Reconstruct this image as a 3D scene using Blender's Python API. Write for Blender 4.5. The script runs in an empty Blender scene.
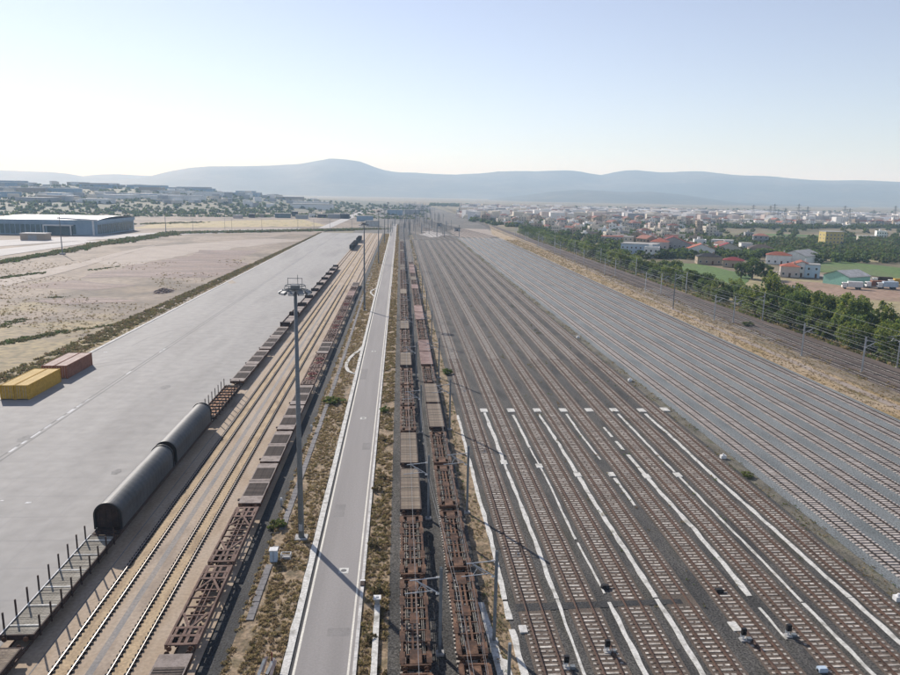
import bpy, math, random
import numpy as np
from mathutils import Matrix, Vector, noise

random.seed(7)
rng = np.random.default_rng(7)
scene = bpy.context.scene
COL = scene.collection
R = math.radians

# ------------------------------------------------------------------ camera
H = 38.5
FPX = 715.0
CAM = ((0.9974973274, -0.0040949519, -0.0705855026),
       (-0.0683745699, 0.1982862529, -0.9777563501),
       (0.018, 0.9801355995, 0.1975100167))
cam_d = bpy.data.cameras.new('camera')
cam = bpy.data.objects.new('camera', cam_d)
COL.objects.link(cam)
m = Matrix([list(r) + [0] for r in CAM] + [[0, 0, 0, 1]])
# rows of CAM are the world axes seen from the camera
cam.matrix_world = Matrix.Translation((0, 0, H)) @ m
cam_d.sensor_width = 36.0
cam_d.lens = 36.0 * FPX / 900.0
cam_d.clip_start = 0.5
cam_d.clip_end = 60000
scene.camera = cam

# ------------------------------------------------------------------ sky, sun, exposure
SUN_EL, SUN_AZ = 30.0, -31.0          # azimuth clockwise from +Y
world = bpy.data.worlds.new('World')
scene.world = world
world.use_nodes = True
nt = world.node_tree
sky = nt.nodes.new('ShaderNodeTexSky')
sky.sky_type = 'NISHITA'
sky.sun_disc = False
sky.sun_elevation = R(SUN_EL)
sky.sun_rotation = R(SUN_AZ)
sky.altitude = 0
sky.air_density = 1.0
sky.dust_density = 0.1
sky.ozone_density = 3.2
hsv = nt.nodes.new('ShaderNodeHueSaturation')      # summer sky washed pale by moisture
hsv.inputs['Saturation'].default_value = 0.68
hsv.inputs['Hue'].default_value = 0.518
nt.links.new(sky.outputs[0], hsv.inputs['Color'])
nt.links.new(hsv.outputs[0], nt.nodes['Background'].inputs[0])
nt.nodes['Background'].inputs[1].default_value = 0.104
sd = bpy.data.lights.new('sun', 'SUN')
sd.energy = 5.0
sd.angle = R(0.5)
sd.color = (1.0, 0.955, 0.905)
sun = bpy.data.objects.new('sun', sd)
COL.objects.link(sun)
sdir = Vector((math.sin(R(SUN_AZ)) * math.cos(R(SUN_EL)), math.cos(R(SUN_AZ)) * math.cos(R(SUN_EL)), math.sin(R(SUN_EL))))
sun.rotation_euler = sdir.to_track_quat('Z', 'Y').to_euler()
sun.location = (0, 0, 100)
vs = scene.view_settings
vs.view_transform = 'Standard'
vs.look = 'None'
vs.exposure = 0.3
scene.cycles.volume_bounces = 2
vs.gamma = 1.0

# ------------------------------------------------------------------ helpers
def ray(x, y):
    v = ((x - 450), (337.5 - y), -FPX)
    return [sum(CAM[i][k] * v[k] for k in range(3)) for i in range(3)]

def at(x, y, z=0.0):
    r = ray(x, y)
    t = (z - H) / r[2]
    return r[0] * t, r[1] * t

def new_mat(name):
    m_ = bpy.data.materials.new(name)
    m_.use_nodes = True
    return m_, m_.node_tree, m_.node_tree.nodes['Principled BSDF']

def mat(name, stops, scale=1.0, stretch=(1, 1, 1), detail=4, rough=0.85, metal=0.0, bump=0.0, bscale=None,
        coord='world', fine=None, finea=0.25, rand=0.0, spread=0.18, spec=0.3, rot=0.0):
    """stops: list of colours blended by a noise; fine: scale of a second brightness noise"""
    m_, t, b = new_mat(name)
    N, L = t.nodes, t.links
    if coord == 'world':
        g = N.new('ShaderNodeNewGeometry'); src = g.outputs['Position']
    else:
        g = N.new('ShaderNodeTexCoord'); src = g.outputs['Object']
    mp = N.new('ShaderNodeMapping')
    mp.inputs['Scale'].default_value = stretch
    mp.inputs['Rotation'].default_value = (0, 0, rot)
    L.new(src, mp.inputs['Vector'])
    n1 = N.new('ShaderNodeTexNoise')
    n1.inputs['Scale'].default_value = scale
    n1.inputs['Detail'].default_value = detail
    L.new(mp.outputs[0], n1.inputs['Vector'])
    r = N.new('ShaderNodeValToRGB')
    k = len(stops)
    els = r.color_ramp.elements
    while len(els) < k:
        els.new(0.5)
    for i, c in enumerate(stops):
        els[i].position = 0.5 if k == 1 else 0.5 - spread + 2 * spread * i / (k - 1)
        els[i].color = (*c, 1)
    L.new(n1.outputs['Fac'], r.inputs['Fac'])
    out = r.outputs['Color']
    if fine:
        n2 = N.new('ShaderNodeTexNoise')
        n2.inputs['Scale'].default_value = fine
        n2.inputs['Detail'].default_value = 3
        L.new(src, n2.inputs['Vector'])
        mr = N.new('ShaderNodeMapRange')
        mr.inputs['From Min'].default_value = 0.3
        mr.inputs['From Max'].default_value = 0.7
        mr.inputs['To Min'].default_value = 1 - finea
        mr.inputs['To Max'].default_value = 1 + finea
        L.new(n2.outputs['Fac'], mr.inputs['Value'])
        vm = N.new('ShaderNodeVectorMath'); vm.operation = 'SCALE'
        L.new(out, vm.inputs[0]); L.new(mr.outputs[0], vm.inputs['Scale'])
        out = vm.outputs[0]
    if rand:
        oi = N.new('ShaderNodeObjectInfo')
        mr = N.new('ShaderNodeMapRange')
        mr.inputs['To Min'].default_value = 1 - rand
        mr.inputs['To Max'].default_value = 1 + rand
        L.new(oi.outputs['Random'], mr.inputs['Value'])
        vm = N.new('ShaderNodeVectorMath'); vm.operation = 'SCALE'
        L.new(out, vm.inputs[0]); L.new(mr.outputs[0], vm.inputs['Scale'])
        out = vm.outputs[0]
    L.new(out, b.inputs['Base Color'])
    b.inputs['Roughness'].default_value = rough
    b.inputs['Metallic'].default_value = metal
    b.inputs['Specular IOR Level'].default_value = spec
    if bump:
        bp = N.new('ShaderNodeBump')
        bp.inputs['Strength'].default_value = bump
        bp.inputs['Distance'].default_value = 0.1
        n3 = N.new('ShaderNodeTexNoise')
        n3.inputs['Scale'].default_value = bscale or (fine or scale * 4)
        n3.inputs['Detail'].default_value = 3
        L.new(src, n3.inputs['Vector'])
        L.new(n3.outputs['Fac'], bp.inputs['Height'])
        L.new(bp.outputs[0], b.inputs['Normal'])
    return m_

class MB:
    def __init__(s):
        s.v, s.f, s.mi = [], [], []
    def face(s, pts, mi=0):
        n = len(s.v); s.v += [tuple(p) for p in pts]
        s.f.append(tuple(range(n, n + len(pts)))); s.mi.append(mi)
    def box(s, x0, x1, y0, y1, z0, z1, mi=0):
        n = len(s.v)
        s.v += [(x0, y0, z0), (x1, y0, z0), (x1, y1, z0), (x0, y1, z0), (x0, y0, z1), (x1, y0, z1), (x1, y1, z1), (x0, y1, z1)]
        for q in ((3, 2, 1, 0), (4, 5, 6, 7), (0, 1, 5, 4), (1, 2, 6, 5), (2, 3, 7, 6), (3, 0, 4, 7)):
            s.f.append(tuple(n + k for k in q)); s.mi.append(mi)
        return s
    def bar(s, a, b, w, h, mi=0):
        """rectangular bar from a to b"""
        a, b = Vector(a), Vector(b); d = (b - a).normalized()
        up = Vector((0, 0, 1)) if abs(d.z) < 0.95 else Vector((0, 1, 0))
        sx = d.cross(up).normalized() * (w / 2); sz = sx.normalized().cross(d).normalized() * (h / 2)
        n = len(s.v)
        for p in (a, b):
            for k in (-sx - sz, sx - sz, sx + sz, -sx + sz):
                s.v.append(tuple(p + k))
        for q in ((0, 1, 2, 3), (7, 6, 5, 4), (0, 4, 5, 1), (1, 5, 6, 2), (2, 6, 7, 3), (3, 7, 4, 0)):
            s.f.append(tuple(n + k for k in q)); s.mi.append(mi)
        return s
    def tube(s, a, b, r0, r1=None, n=8, mi=0, caps=True):
        r1 = r0 if r1 is None else r1
        a, b = Vector(a), Vector(b); d = (b - a).normalized()
        up = Vector((0, 0, 1)) if abs(d.z) < 0.95 else Vector((0, 1, 0))
        u = d.cross(up).normalized(); w = u.cross(d).normalized()
        k0 = len(s.v)
        for p, r in ((a, r0), (b, r1)):
            for i in range(n):
                t = 2 * math.pi * i / n
                s.v.append(tuple(p + (u * math.cos(t) + w * math.sin(t)) * r))
        for i in range(n):
            j = (i + 1) % n
            s.f.append((k0 + i, k0 + j, k0 + n + j, k0 + n + i)); s.mi.append(mi)
        if caps:
            s.f.append(tuple(k0 + i for i in reversed(range(n)))); s.mi.append(mi)
            s.f.append(tuple(k0 + n + i for i in range(n))); s.mi.append(mi)
        return s
    def ring(s, c, r, w, h, n=14, mi=0):
        k0 = len(s.v)
        for i in range(n):
            t = 2 * math.pi * i / n
            for rr, zz in ((r - w, 0), (r, 0), (r, h), (r - w, h)):
                s.v.append((c[0] + math.cos(t) * rr, c[1] + math.sin(t) * rr, c[2] + zz))
        for i in range(n):
            j = (i + 1) % n
            for a in range(4):
                b = (a + 1) % 4
                s.f.append((k0 + i * 4 + a, k0 + j * 4 + a, k0 + j * 4 + b, k0 + i * 4 + b)); s.mi.append(mi)
        return s
    def add(s, o, dx=0, dy=0, dz=0, rz=0, mi=None, sc=(1, 1, 1)):
        n = len(s.v); c, q = math.cos(rz), math.sin(rz)
        for x, y, z in o.v:
            x, y, z = x * sc[0], y * sc[1], z * sc[2]
            s.v.append((x * c - y * q + dx, x * q + y * c + dy, z + dz))
        s.f += [tuple(n + k for k in f) for f in o.f]
        s.mi += [mi if mi is not None else k for k in o.mi]
        return s
    def mesh(s, name, mats):
        me = bpy.data.meshes.new(name)
        me.from_pydata(s.v, [], s.f)
        if not isinstance(mats, (list, tuple)): mats = [mats]
        for k in mats: me.materials.append(k)
        if len(mats) > 1: me.polygons.foreach_set('material_index', s.mi)
        me.update()
        return me
    def build(s, name, mats, parent=None, loc=(0, 0, 0), rz=0.0, smooth=False):
        me = s.mesh(name, mats)
        if smooth: me.polygons.foreach_set('use_smooth', [True] * len(me.polygons))
        return inst(name, me, parent, loc, rz)

def inst(name, me, parent=None, loc=(0, 0, 0), rz=0.0):
    o = bpy.data.objects.new(name, me); COL.objects.link(o)
    o.location = loc
    if rz: o.rotation_euler[2] = rz
    if parent is not None: o.parent = parent
    return o

def tag(o, label=None, cat=None, group=None, kind=None):
    if label: o['label'] = label
    if cat: o['category'] = cat
    if group: o['group'] = group
    if kind: o['kind'] = kind
    return o

def empty(name, loc=(0, 0, 0), rz=0.0):
    o = bpy.data.objects.new(name, None); COL.objects.link(o)
    o.location = loc; o.rotation_euler[2] = rz; o.empty_display_size = 0.5
    return o

CHILD = {}
def kids(o):
    return [c for c in COL.objects if c.parent == o]

def copy_tree(o, tree, loc, rz=None):
    """tree: nested list of (child, subtree)"""
    c = o.copy(); COL.objects.link(c); c.location = loc
    if rz is not None: c.rotation_euler[2] = rz
    def rec(par, tr):
        for ch, sub in tr:
            k = ch.copy(); COL.objects.link(k); k.parent = par
            rec(k, sub)
    rec(c, tree)
    return c

ORD = ['first', 'second', 'third', 'fourth', 'fifth', 'sixth', 'seventh', 'eighth', 'ninth', 'tenth', 'eleventh',
       'twelfth', 'thirteenth', 'fourteenth', 'fifteenth', 'sixteenth', 'seventeenth', 'eighteenth', 'nineteenth',
       'twentieth', 'twenty-first', 'twenty-second', 'twenty-third', 'twenty-fourth', 'twenty-fifth', 'twenty-sixth',
       'twenty-seventh', 'twenty-eighth', 'twenty-ninth', 'thirtieth']

def sheet(name, pts, z, m_, kind='structure', thick=0.0, sub=None):
    b = MB()
    b.face([(x, y, z) for x, y in pts])
    o = b.build(name, m_)
    o['kind'] = kind
    return o

def rect(x0, x1, y0, y1):
    return [(x0, y0), (x1, y0), (x1, y1), (x0, y1)]

# ------------------------------------------------------------------ materials
M = {}
M['land'] = mat('land', [(.10, .10, .05), (.17, .14, .08), (.23, .19, .12)], scale=.006, detail=8, fine=.05, finea=.35, spread=.15)
M['dryfield'] = mat('dryfield', [(.165, .125, .065), (.165, .125, .092), (.25, .195, .145), (.11, .085, .06), (.22, .165, .11)], scale=.016, stretch=(1, .8, 1),
                    detail=10, fine=.35, finea=.28, spread=.2, bump=.25, bscale=1.2)
M['yellowgrass'] = mat('yellowgrass', [(.16, .14, .06), (.38, .30, .12), (.33, .26, .15), (.36, .30, .12)], scale=.12, stretch=(1, .35, 1), detail=10, fine=1.5, finea=.4, spread=.16, bump=.4)
M['redsoil'] = mat('redsoil', [(.17, .115, .095), (.23, .17, .14), (.13, .09, .078), (.24, .175, .15)], scale=.05, stretch=(.25, 1.6, 1), detail=8, fine=.8, finea=.25, spread=.12)
M['tanpath'] = mat('tanpath', [(.27, .22, .18), (.34, .285, .24)], scale=.08, fine=1, finea=.15)
M['apron'] = mat('apron', [(.228, .22, .21), (.268, .26, .248), (.292, .283, .27), (.245, .238, .227)], scale=.035, stretch=(2.6, .35, 1), detail=10, fine=.45, finea=.10, spread=.16, rough=.8, bump=.05)
M['slab'] = mat('slab', [(.29, .215, .145), (.35, .27, .19), (.38, .305, .23), (.26, .205, .155)], scale=.35, stretch=(1, .25, 1), detail=8, fine=3, finea=.16, spread=.18)
M['sand'] = mat('sand', [(.34, .245, .145), (.42, .315, .19), (.28, .20, .12)], scale=.6, stretch=(1, .3, 1), detail=8, fine=4, finea=.25, spread=.15)
M['bluestain'] = mat('bluestain', [(.19, .185, .18), (.26, .235, .21), (.22, .21, .20)], scale=.8, stretch=(1, .2, 1), fine=4, finea=.2)
M['asphalt'] = mat('asphalt', [(.235, .222, .212), (.265, .25, .238), (.29, .274, .262)], scale=.12, stretch=(4, .18, 1), detail=8, fine=5, finea=.07, rough=.9, bump=.05)
M['tyremark'] = mat('tyremark', [(.205, .20, .192), (.24, .234, .225)], scale=.8, fine=2, finea=.2)
M['patch'] = mat('patch', [(.20, .19, .182), (.235, .223, .213)], scale=.6, fine=5, finea=.12)
M['kerb'] = mat('kerb', [(.42, .41, .39), (.55, .54, .51), (.60, .58, .55)], scale=.5, detail=8, fine=3, finea=.2, rough=.9)
M['whiteslab'] = mat('whiteslab', [(.34, .33, .295), (.52, .51, .47), (.62, .61, .57), (.47, .455, .41)], scale=.9, detail=8, fine=5, finea=.22, rough=.9)
M['gutter'] = mat('gutter', [(.03, .032, .035), (.05, .05, .05)], scale=1)
M['line'] = mat('line', [(.60, .57, .50), (.72, .69, .60)], scale=1.0, stretch=(1, .3, 1), fine=6, finea=.15)
M['oldline'] = mat('oldline', [(.34, .34, .34), (.55, .55, .55), (.66, .66, .65)], scale=.5, stretch=(1, .5, 1), fine=3, finea=.25)
M['joint'] = mat('joint', [(.13, .13, .13), (.19, .19, .185)], scale=.3)
M['verge'] = mat('verge', [(.13, .10, .055), (.23, .165, .10), (.30, .225, .145), (.17, .13, .07)], scale=.7, stretch=(1, .6, 1), detail=8, fine=3.5, finea=.4, spread=.14, bump=.8)
M['cinder_and_shade'] = mat('cinder_and_shade', [(.022, .023, .024), (.04, .04, .04), (.06, .058, .054)], scale=.5, stretch=(1, .3, 1), detail=8, fine=6, finea=.6, bump=.8)  # dark ballast tone, deepened to take in the wagons' shadow as well
M['divider'] = mat('divider', [(.075, .072, .055), (.12, .11, .085), (.16, .145, .11), (.10, .098, .06)], scale=.5, stretch=(1, .4, 1), detail=8, fine=5, finea=.5, bump=.7)
M['trough'] = mat('trough', [(.15, .145, .145), (.21, .20, .20)], scale=.5, stretch=(1, .3, 1), fine=4, finea=.25)
M['ballast_dark'] = mat('ballast_dark', [(.038, .037, .034), (.06, .058, .054), (.09, .085, .077), (.058, .055, .044)], scale=.25, stretch=(1.5, .35, 1), detail=9, fine=6, finea=.9, spread=.18, bump=1.0, bscale=12)
M['ballast_rust'] = mat('ballast_rust', [(.088, .066, .05), (.135, .104, .082), (.10, .083, .067)], scale=.4, stretch=(1.5, .25, 1), detail=8, fine=9, finea=.5, spread=.16, bump=.8, bscale=12)
M['ballast_blue'] = mat('ballast_blue', [(.135, .15, .15), (.18, .195, .195), (.215, .23, .225)], scale=.22, stretch=(1, .35, 1), detail=9, fine=6, finea=.6, spread=.2, bump=.8, bscale=12)
M['ballast_brown'] = mat('ballast_brown', [(.075, .058, .05), (.11, .086, .074), (.15, .12, .10)], scale=.3, stretch=(1, .2, 1), detail=9, fine=6, finea=.4, spread=.2, bump=.6)
M['dirt'] = mat('dirt', [(.20, .17, .13), (.34, .29, .23), (.40, .35, .29), (.17, .155, .12)], scale=.03, detail=10, fine=.6, finea=.3, spread=.18)
M['farground'] = mat('farground', [(.07, .066, .06), (.11, .10, .085), (.085, .08, .07), (.16, .14, .115)], scale=.02, stretch=(2, .4, 1), detail=10, fine=.4, finea=.3, spread=.16)
M['weedstrip'] = mat('weedstrip', [(.12, .10, .07), (.19, .155, .11), (.25, .20, .14), (.14, .12, .07)], scale=.3, stretch=(1.5, .3, 1), detail=10, fine=2.5, finea=.4, spread=.16, bump=.5)
M['drystrip'] = mat('drystrip', [(.27, .195, .085), (.36, .265, .155), (.37, .29, .20), (.20, .16, .075)], scale=.18, stretch=(1.5, .2, 1), detail=10, fine=2.2, finea=.35, spread=.16, bump=.5)
M['sleeper'] = mat('sleeper', [(.30, .265, .225), (.44, .40, .35), (.50, .47, .42)], scale=1.2, detail=6, fine=7, finea=.25, rand=.28, spread=.14)
M['sleeper_pink'] = mat('sleeper_pink', [(.35, .31, .275), (.44, .39, .35), (.49, .445, .405)], scale=.7, detail=6, fine=6, finea=.2, rand=.14)
M['rail_rust'] = mat('rail_rust', [(.075, .042, .03), (.11, .064, .046), (.06, .038, .03)], scale=.8, stretch=(1, .3, 1), fine=6, finea=.3, rough=.75)
M['rail_dark'] = mat('rail_dark', [(.03, .026, .025), (.06, .045, .038)], scale=1.0, stretch=(1, .3, 1), fine=6, finea=.3, rough=.7)
M['rail_shiny'] = mat('rail_shiny', [(.30, .27, .24), (.40, .37, .34)], scale=1, stretch=(1, .2, 1), rough=.4, metal=.6)
M['rust'] = mat('rust', [(.042, .02, .012), (.10, .05, .029), (.165, .09, .052)], scale=1.1, detail=8, fine=5, finea=.35, coord='object', rand=.2)
M['rust_dark'] = mat('rust_dark', [(.03, .02, .018), (.06, .035, .028)], scale=1.2, detail=6, fine=6, finea=.3, coord='object')
M['oxide'] = mat('oxide', [(.085, .048, .036), (.14, .083, .064), (.185, .125, .10)], scale=1.0, detail=8, fine=5, finea=.28, coord='object', rand=.15)
M['deckplate'] = mat('deckplate', [(.19, .155, .135), (.27, .225, .20), (.31, .265, .24)], scale=.9, detail=8, fine=5, finea=.2, coord='object', rand=.15)
M['pad'] = mat('pad', [(.07, .052, .043), (.11, .085, .072)], scale=1.2, detail=6, fine=7, finea=.3, coord='object', rand=.2)
M['pinkdeck'] = mat('pinkdeck', [(.17, .10, .085), (.25, .16, .14), (.30, .21, .185)], scale=.6, detail=8, fine=4, finea=.25, coord='object', rand=.2)
M['plank'] = mat('plank', [(.13, .10, .075), (.21, .165, .12), (.26, .22, .17)], scale=1.1, stretch=(.4, 3, 1), detail=8, fine=6, finea=.35, coord='object', rand=.25)
M['plank_grey'] = mat('plank_grey', [(.17, .155, .125), (.27, .25, .21), (.33, .31, .27)], scale=1.1, stretch=(.5, 3, 1), detail=8, fine=6, finea=.4, coord='object', rand=.2)
M['orangefloor'] = mat('orangefloor', [(.30, .13, .055), (.42, .22, .11), (.22, .11, .06)], scale=.8, detail=8, fine=4, finea=.3, coord='object')
M['redring'] = mat('redring', [(.14, .03, .025), (.20, .055, .045)], scale=1, fine=4, finea=.3, coord='object')
M['dark'] = mat('dark', [(.018, .018, .02), (.035, .034, .035)], scale=1, coord='object', fine=4)
M['hood'] = mat('hood', [(.04, .046, .052), (.06, .066, .073), (.085, .09, .096)], scale=.5, stretch=(1, .3, 1), detail=8, fine=3, finea=.15, coord='object', rough=.6, spec=.35)
M['steelgrey'] = mat('steelgrey', [(.15, .17, .185), (.20, .22, .235)], scale=1, coord='object', rough=.6, fine=5, finea=.15)
M['galv'] = mat('galv', [(.36, .38, .41), (.46, .48, .50)], scale=1, coord='object', rough=.5, metal=.3)
M['wire'] = mat('wire', [(.22, .23, .24), (.28, .29, .30)], scale=1, rough=.6)
M['yellowbox'] = mat('yellowbox', [(.42, .245, .035), (.52, .32, .05), (.46, .27, .04)], scale=.8, detail=8, fine=4, finea=.2, coord='object')
M['yellowtop'] = mat('yellowtop', [(.46, .32, .11), (.60, .44, .18)], scale=.5, stretch=(2, .4, 1), detail=8, fine=3, finea=.2, coord='object')
M['redbox'] = mat('redbox', [(.20, .085, .05), (.27, .125, .08)], scale=.8, detail=8, fine=4, finea=.2, coord='object')
M['redtop'] = mat('redtop', [(.38, .28, .24), (.52, .42, .37)], scale=.5, stretch=(2, .4, 1), detail=8, fine=3, finea=.2, coord='object')
M['white'] = mat('white', [(.62, .62, .61), (.76, .76, .74)], scale=1, coord='object', fine=5, finea=.12)
M['lamp_glass'] = mat('lamp_glass', [(.5, .55, .6), (.7, .73, .76)], scale=1, coord='object', rough=.2)
M['black'] = mat('black', [(.012, .012, .013), (.02, .02, .022)], scale=1, coord='object', rough=.5)
M['straw'] = mat('straw', [(.30, .23, .12), (.42, .33, .19), (.26, .20, .11)], scale=.4, fine=2, finea=.3)
M['olive'] = mat('olive', [(.17, .15, .065), (.24, .20, .09), (.14, .13, .06)], scale=.4, fine=2, finea=.3)
M['brownweed'] = mat('brownweed', [(.18, .13, .08), (.26, .19, .12)], scale=.4, fine=2, finea=.3)
M['greenweed'] = mat('greenweed', [(.07, .12, .03), (.12, .17, .045)], scale=.4, fine=2, finea=.3)
for nm, a, b_ in (('leaf_dark', (.07, .115, .038), (.12, .17, .055)), ('leaf_mid', (.125, .18, .045), (.19, .24, .06)),
                  ('leaf_yellow', (.25, .28, .05), (.33, .34, .08)), ('leaf_scrub', (.13, .13, .065), (.20, .185, .095))):
    M[nm] = mat(nm, [a, b_], scale=.6, detail=5, fine=3, finea=.3, rand=.22, rough=.7)
M['bark'] = mat('bark', [(.07, .055, .04), (.12, .10, .08)], scale=2, coord='object')
M['hill'] = mat('hill', [(.025, .035, .028), (.045, .052, .04), (.085, .08, .055)], scale=.0018, detail=12, fine=.01, finea=.4, spread=.16)
M['slope'] = mat('slope', [(.05, .065, .04), (.09, .09, .05), (.14, .125, .08)], scale=.008, detail=10, fine=.04, finea=.45, spread=.16)
M['field_green'] = mat('field_green', [(.065, .115, .03), (.10, .165, .04), (.13, .16, .06)], scale=.02, stretch=(1, .3, 1), detail=8, fine=.5, finea=.3, rot=.5)
M['field_straw'] = mat('field_straw', [(.26, .21, .10), (.33, .28, .16), (.23, .20, .09)], scale=.03, detail=8, fine=.5, finea=.25)
M['field_olive'] = mat('field_olive', [(.12, .125, .06), (.18, .165, .085)], scale=.02, detail=8, fine=.3, finea=.3)
M['field_soil'] = mat('field_soil', [(.24, .15, .10), (.32, .22, .16), (.22, .16, .10)], scale=.03, detail=8, fine=.5, finea=.25)
M['lightroad'] = mat('lightroad', [(.36, .345, .33), (.45, .43, .41)], scale=.05, detail=6, fine=.5, finea=.1)
M['glassblue'] = mat('glassblue', [(.03, .08, .10), (.06, .12, .14)], scale=.2, coord='object', rough=.2, spec=.6)
M['cladding'] = mat('cladding', [(.22, .32, .42), (.29, .39, .48)], scale=.3, coord='object', rough=.5)
M['roofmetal'] = mat('roofmetal', [(.40, .42, .44), (.50, .52, .54)], scale=.1, stretch=(3, .3, 1), coord='object', rough=.55, metal=.1, fine=.6, finea=.08)
M['hedge'] = mat('hedge', [(.11, .11, .06), (.17, .155, .08)], scale=.2, fine=1.5, finea=.4)
def translucent(nm, k):
    t = M[nm].node_tree; N, L = t.nodes, t.links
    b = N['Principled BSDF']; out = [n for n in N if n.type == 'OUTPUT_MATERIAL'][0]
    tr = N.new('ShaderNodeBsdfTranslucent'); mx = N.new('ShaderNodeMixShader'); mx.inputs[0].default_value = k
    L.new(b.inputs['Base Color'].links[0].from_socket, tr.inputs['Color'])
    L.new(b.outputs[0], mx.inputs[1]); L.new(tr.outputs[0], mx.inputs[2]); L.new(mx.outputs[0], out.inputs['Surface'])
for nm in ('leaf_dark', 'leaf_mid', 'leaf_yellow', 'leaf_scrub', 'straw', 'olive', 'brownweed', 'greenweed', 'hedge'):
    translucent(nm, .45)
wallc = {'wall_white': (.82, .81, .78), 'wall_cream': (.66, .60, .50), 'wall_pink': (.60, .51, .46), 'wall_grey': (.38, .38, .38),
         'wall_blue': (.48, .58, .68), 'wall_yellow': (.62, .50, .20), 'wall_mint': (.30, .58, .46), 'wall_tan': (.40, .32, .24)}
for k, c in wallc.items():
    M[k] = mat(k, [tuple(v * .88 for v in c), c], scale=.5, coord='object', fine=2, finea=.1)
M['tile_red'] = mat('tile_red', [(.28, .075, .045), (.38, .13, .08)], scale=.8, coord='object', fine=3, finea=.25, rand=.2)
M['tile_town'] = mat('tile_town', [(.24, .10, .075), (.33, .16, .12)], scale=.8, coord='object', fine=3, finea=.25, rand=.3)
M['tile_crimson'] = mat('tile_crimson', [(.20, .03, .035), (.27, .05, .05)], scale=.8, coord='object', fine=3, finea=.2)
M['flatroof'] = mat('flatroof', [(.34, .33, .31), (.48, .47, .45)], scale=.4, coord='object', fine=2, finea=.2, rand=.3)
M['window'] = mat('window', [(.03, .035, .04), (.06, .065, .07)], scale=.5, coord='object', rough=.25)
M['concretepost'] = mat('concretepost', [(.33, .33, .32), (.42, .41, .40)], scale=1.5, coord='object', fine=6, finea=.15)

def field_mask():
    t = M['dryfield'].node_tree; N, L = t.nodes, t.links
    bs = N['Principled BSDF']; src = bs.inputs['Base Color'].links[0].from_socket
    g = N.new('ShaderNodeNewGeometry'); sp = N.new('ShaderNodeSeparateXYZ'); L.new(g.outputs['Position'], sp.inputs[0])
    n1 = N.new('ShaderNodeTexNoise'); n1.inputs['Scale'].default_value = .035; n1.inputs['Detail'].default_value = 9; n1.inputs['Roughness'].default_value = .62
    L.new(g.outputs['Position'], n1.inputs['Vector'])
    mr = N.new('ShaderNodeMapRange'); mr.inputs['From Min'].default_value = 290; mr.inputs['From Max'].default_value = 150; mr.inputs['To Min'].default_value = -.22; mr.inputs['To Max'].default_value = .22
    L.new(sp.outputs['Y'], mr.inputs['Value'])
    ad = N.new('ShaderNodeMath'); ad.operation = 'ADD'; L.new(n1.outputs['Fac'], ad.inputs[0]); L.new(mr.outputs[0], ad.inputs[1])
    m2 = N.new('ShaderNodeMapRange'); m2.inputs['From Min'].default_value = .48; m2.inputs['From Max'].default_value = .60; L.new(ad.outputs[0], m2.inputs['Value'])
    n2 = N.new('ShaderNodeTexNoise'); n2.inputs['Scale'].default_value = .5; n2.inputs['Detail'].default_value = 6; L.new(g.outputs['Position'], n2.inputs['Vector'])
    rp = N.new('ShaderNodeValToRGB'); e = rp.color_ramp.elements
    e[0].position = .36; e[0].color = (.13, .11, .05, 1); e[1].position = .62; e[1].color = (.31, .24, .115, 1); k = e.new(.5); k.color = (.235, .18, .095, 1)
    L.new(n2.outputs['Fac'], rp.inputs['Fac'])
    mx = N.new('ShaderNodeMix'); mx.data_type = 'RGBA'; L.new(m2.outputs[0], mx.inputs[0]); L.new(src, mx.inputs[6]); L.new(rp.outputs[0], mx.inputs[7]); L.new(mx.outputs[2], bs.inputs['Base Color'])
field_mask()
# ------------------------------------------------------------------ large ground
b = MB(); b.face([(-14300, -2400, -.6), (14300, -2400, -.6), (14300, 14300, -.6), (-14300, 14300, -.6)])
b.build('ground', M['land'])['kind'] = 'structure'
sheet('dry_field', [(-2600, 40), (-73.4, 40), (-73.4, 745), (-45, 745), (-45, 2300), (-1500, 2000), (-2600, 1500)], -.3, M['dryfield'])
# yellow grass flats, red soil and pale vehicle track in the field on the left
def blob(name, pts, z, m_, seed=0, amp=.25, sub=10):
    """irregular outlined sheet through the given points"""
    P = [Vector((x, y, 0)) for x, y in pts]; out = []
    n = len(P)
    for i in range(n):
        a, c = P[i], P[(i + 1) % n]; L_ = (c - a).length
        for k in range(sub):
            p = a.lerp(c, k / sub)
            q = noise.noise_vector(Vector((p.x * .05 + seed, p.y * .05, seed))) * (amp * min(L_, 60))
            q2 = noise.noise_vector(Vector((p.x * .4 + seed, p.y * .4, seed))) * (amp * min(L_, 60) * .18)
            out.append((p.x + q.x + q2.x, p.y + q.y + q2.y))
    return sheet(name, out, z, m_)
blob('soil_patch', [at(85, 277), at(215, 277), at(250, 262), at(185, 256), at(120, 268)], -.26, M['redsoil'], 9, .15)
blob('soil_patch', [at(20, 300), at(100, 297), at(140, 300), at(70, 304)], -.255, M['redsoil'], 19, .12)
blob('soil_patch', [at(150, 268), at(240, 258), at(262, 250), at(200, 250)], -.25, M['redsoil'], 25, .12)
blob('pale_patch', [at(95, 262), at(150, 246), at(270, 238), at(300, 240), at(200, 252), at(120, 266)], -.27, M['tanpath'], 27, .12)
blob('soil_patch', [at(10, 286), at(70, 280), at(140, 284), at(90, 290)], -.26, M['redsoil'], 12, .1)
blob('grass_patch', [at(300, 219), at(160, 222), at(130, 228), at(330, 226)], -.26, M['yellowgrass'], 16, .1)
sheet('dirt_track', [at(-40, 296), at(-60, 286), at(40, 270), at(80, 262), at(118, 252), at(160, 244), at(120, 255), at(88, 265), at(55, 274)], -.2, M['tanpath'])
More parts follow.
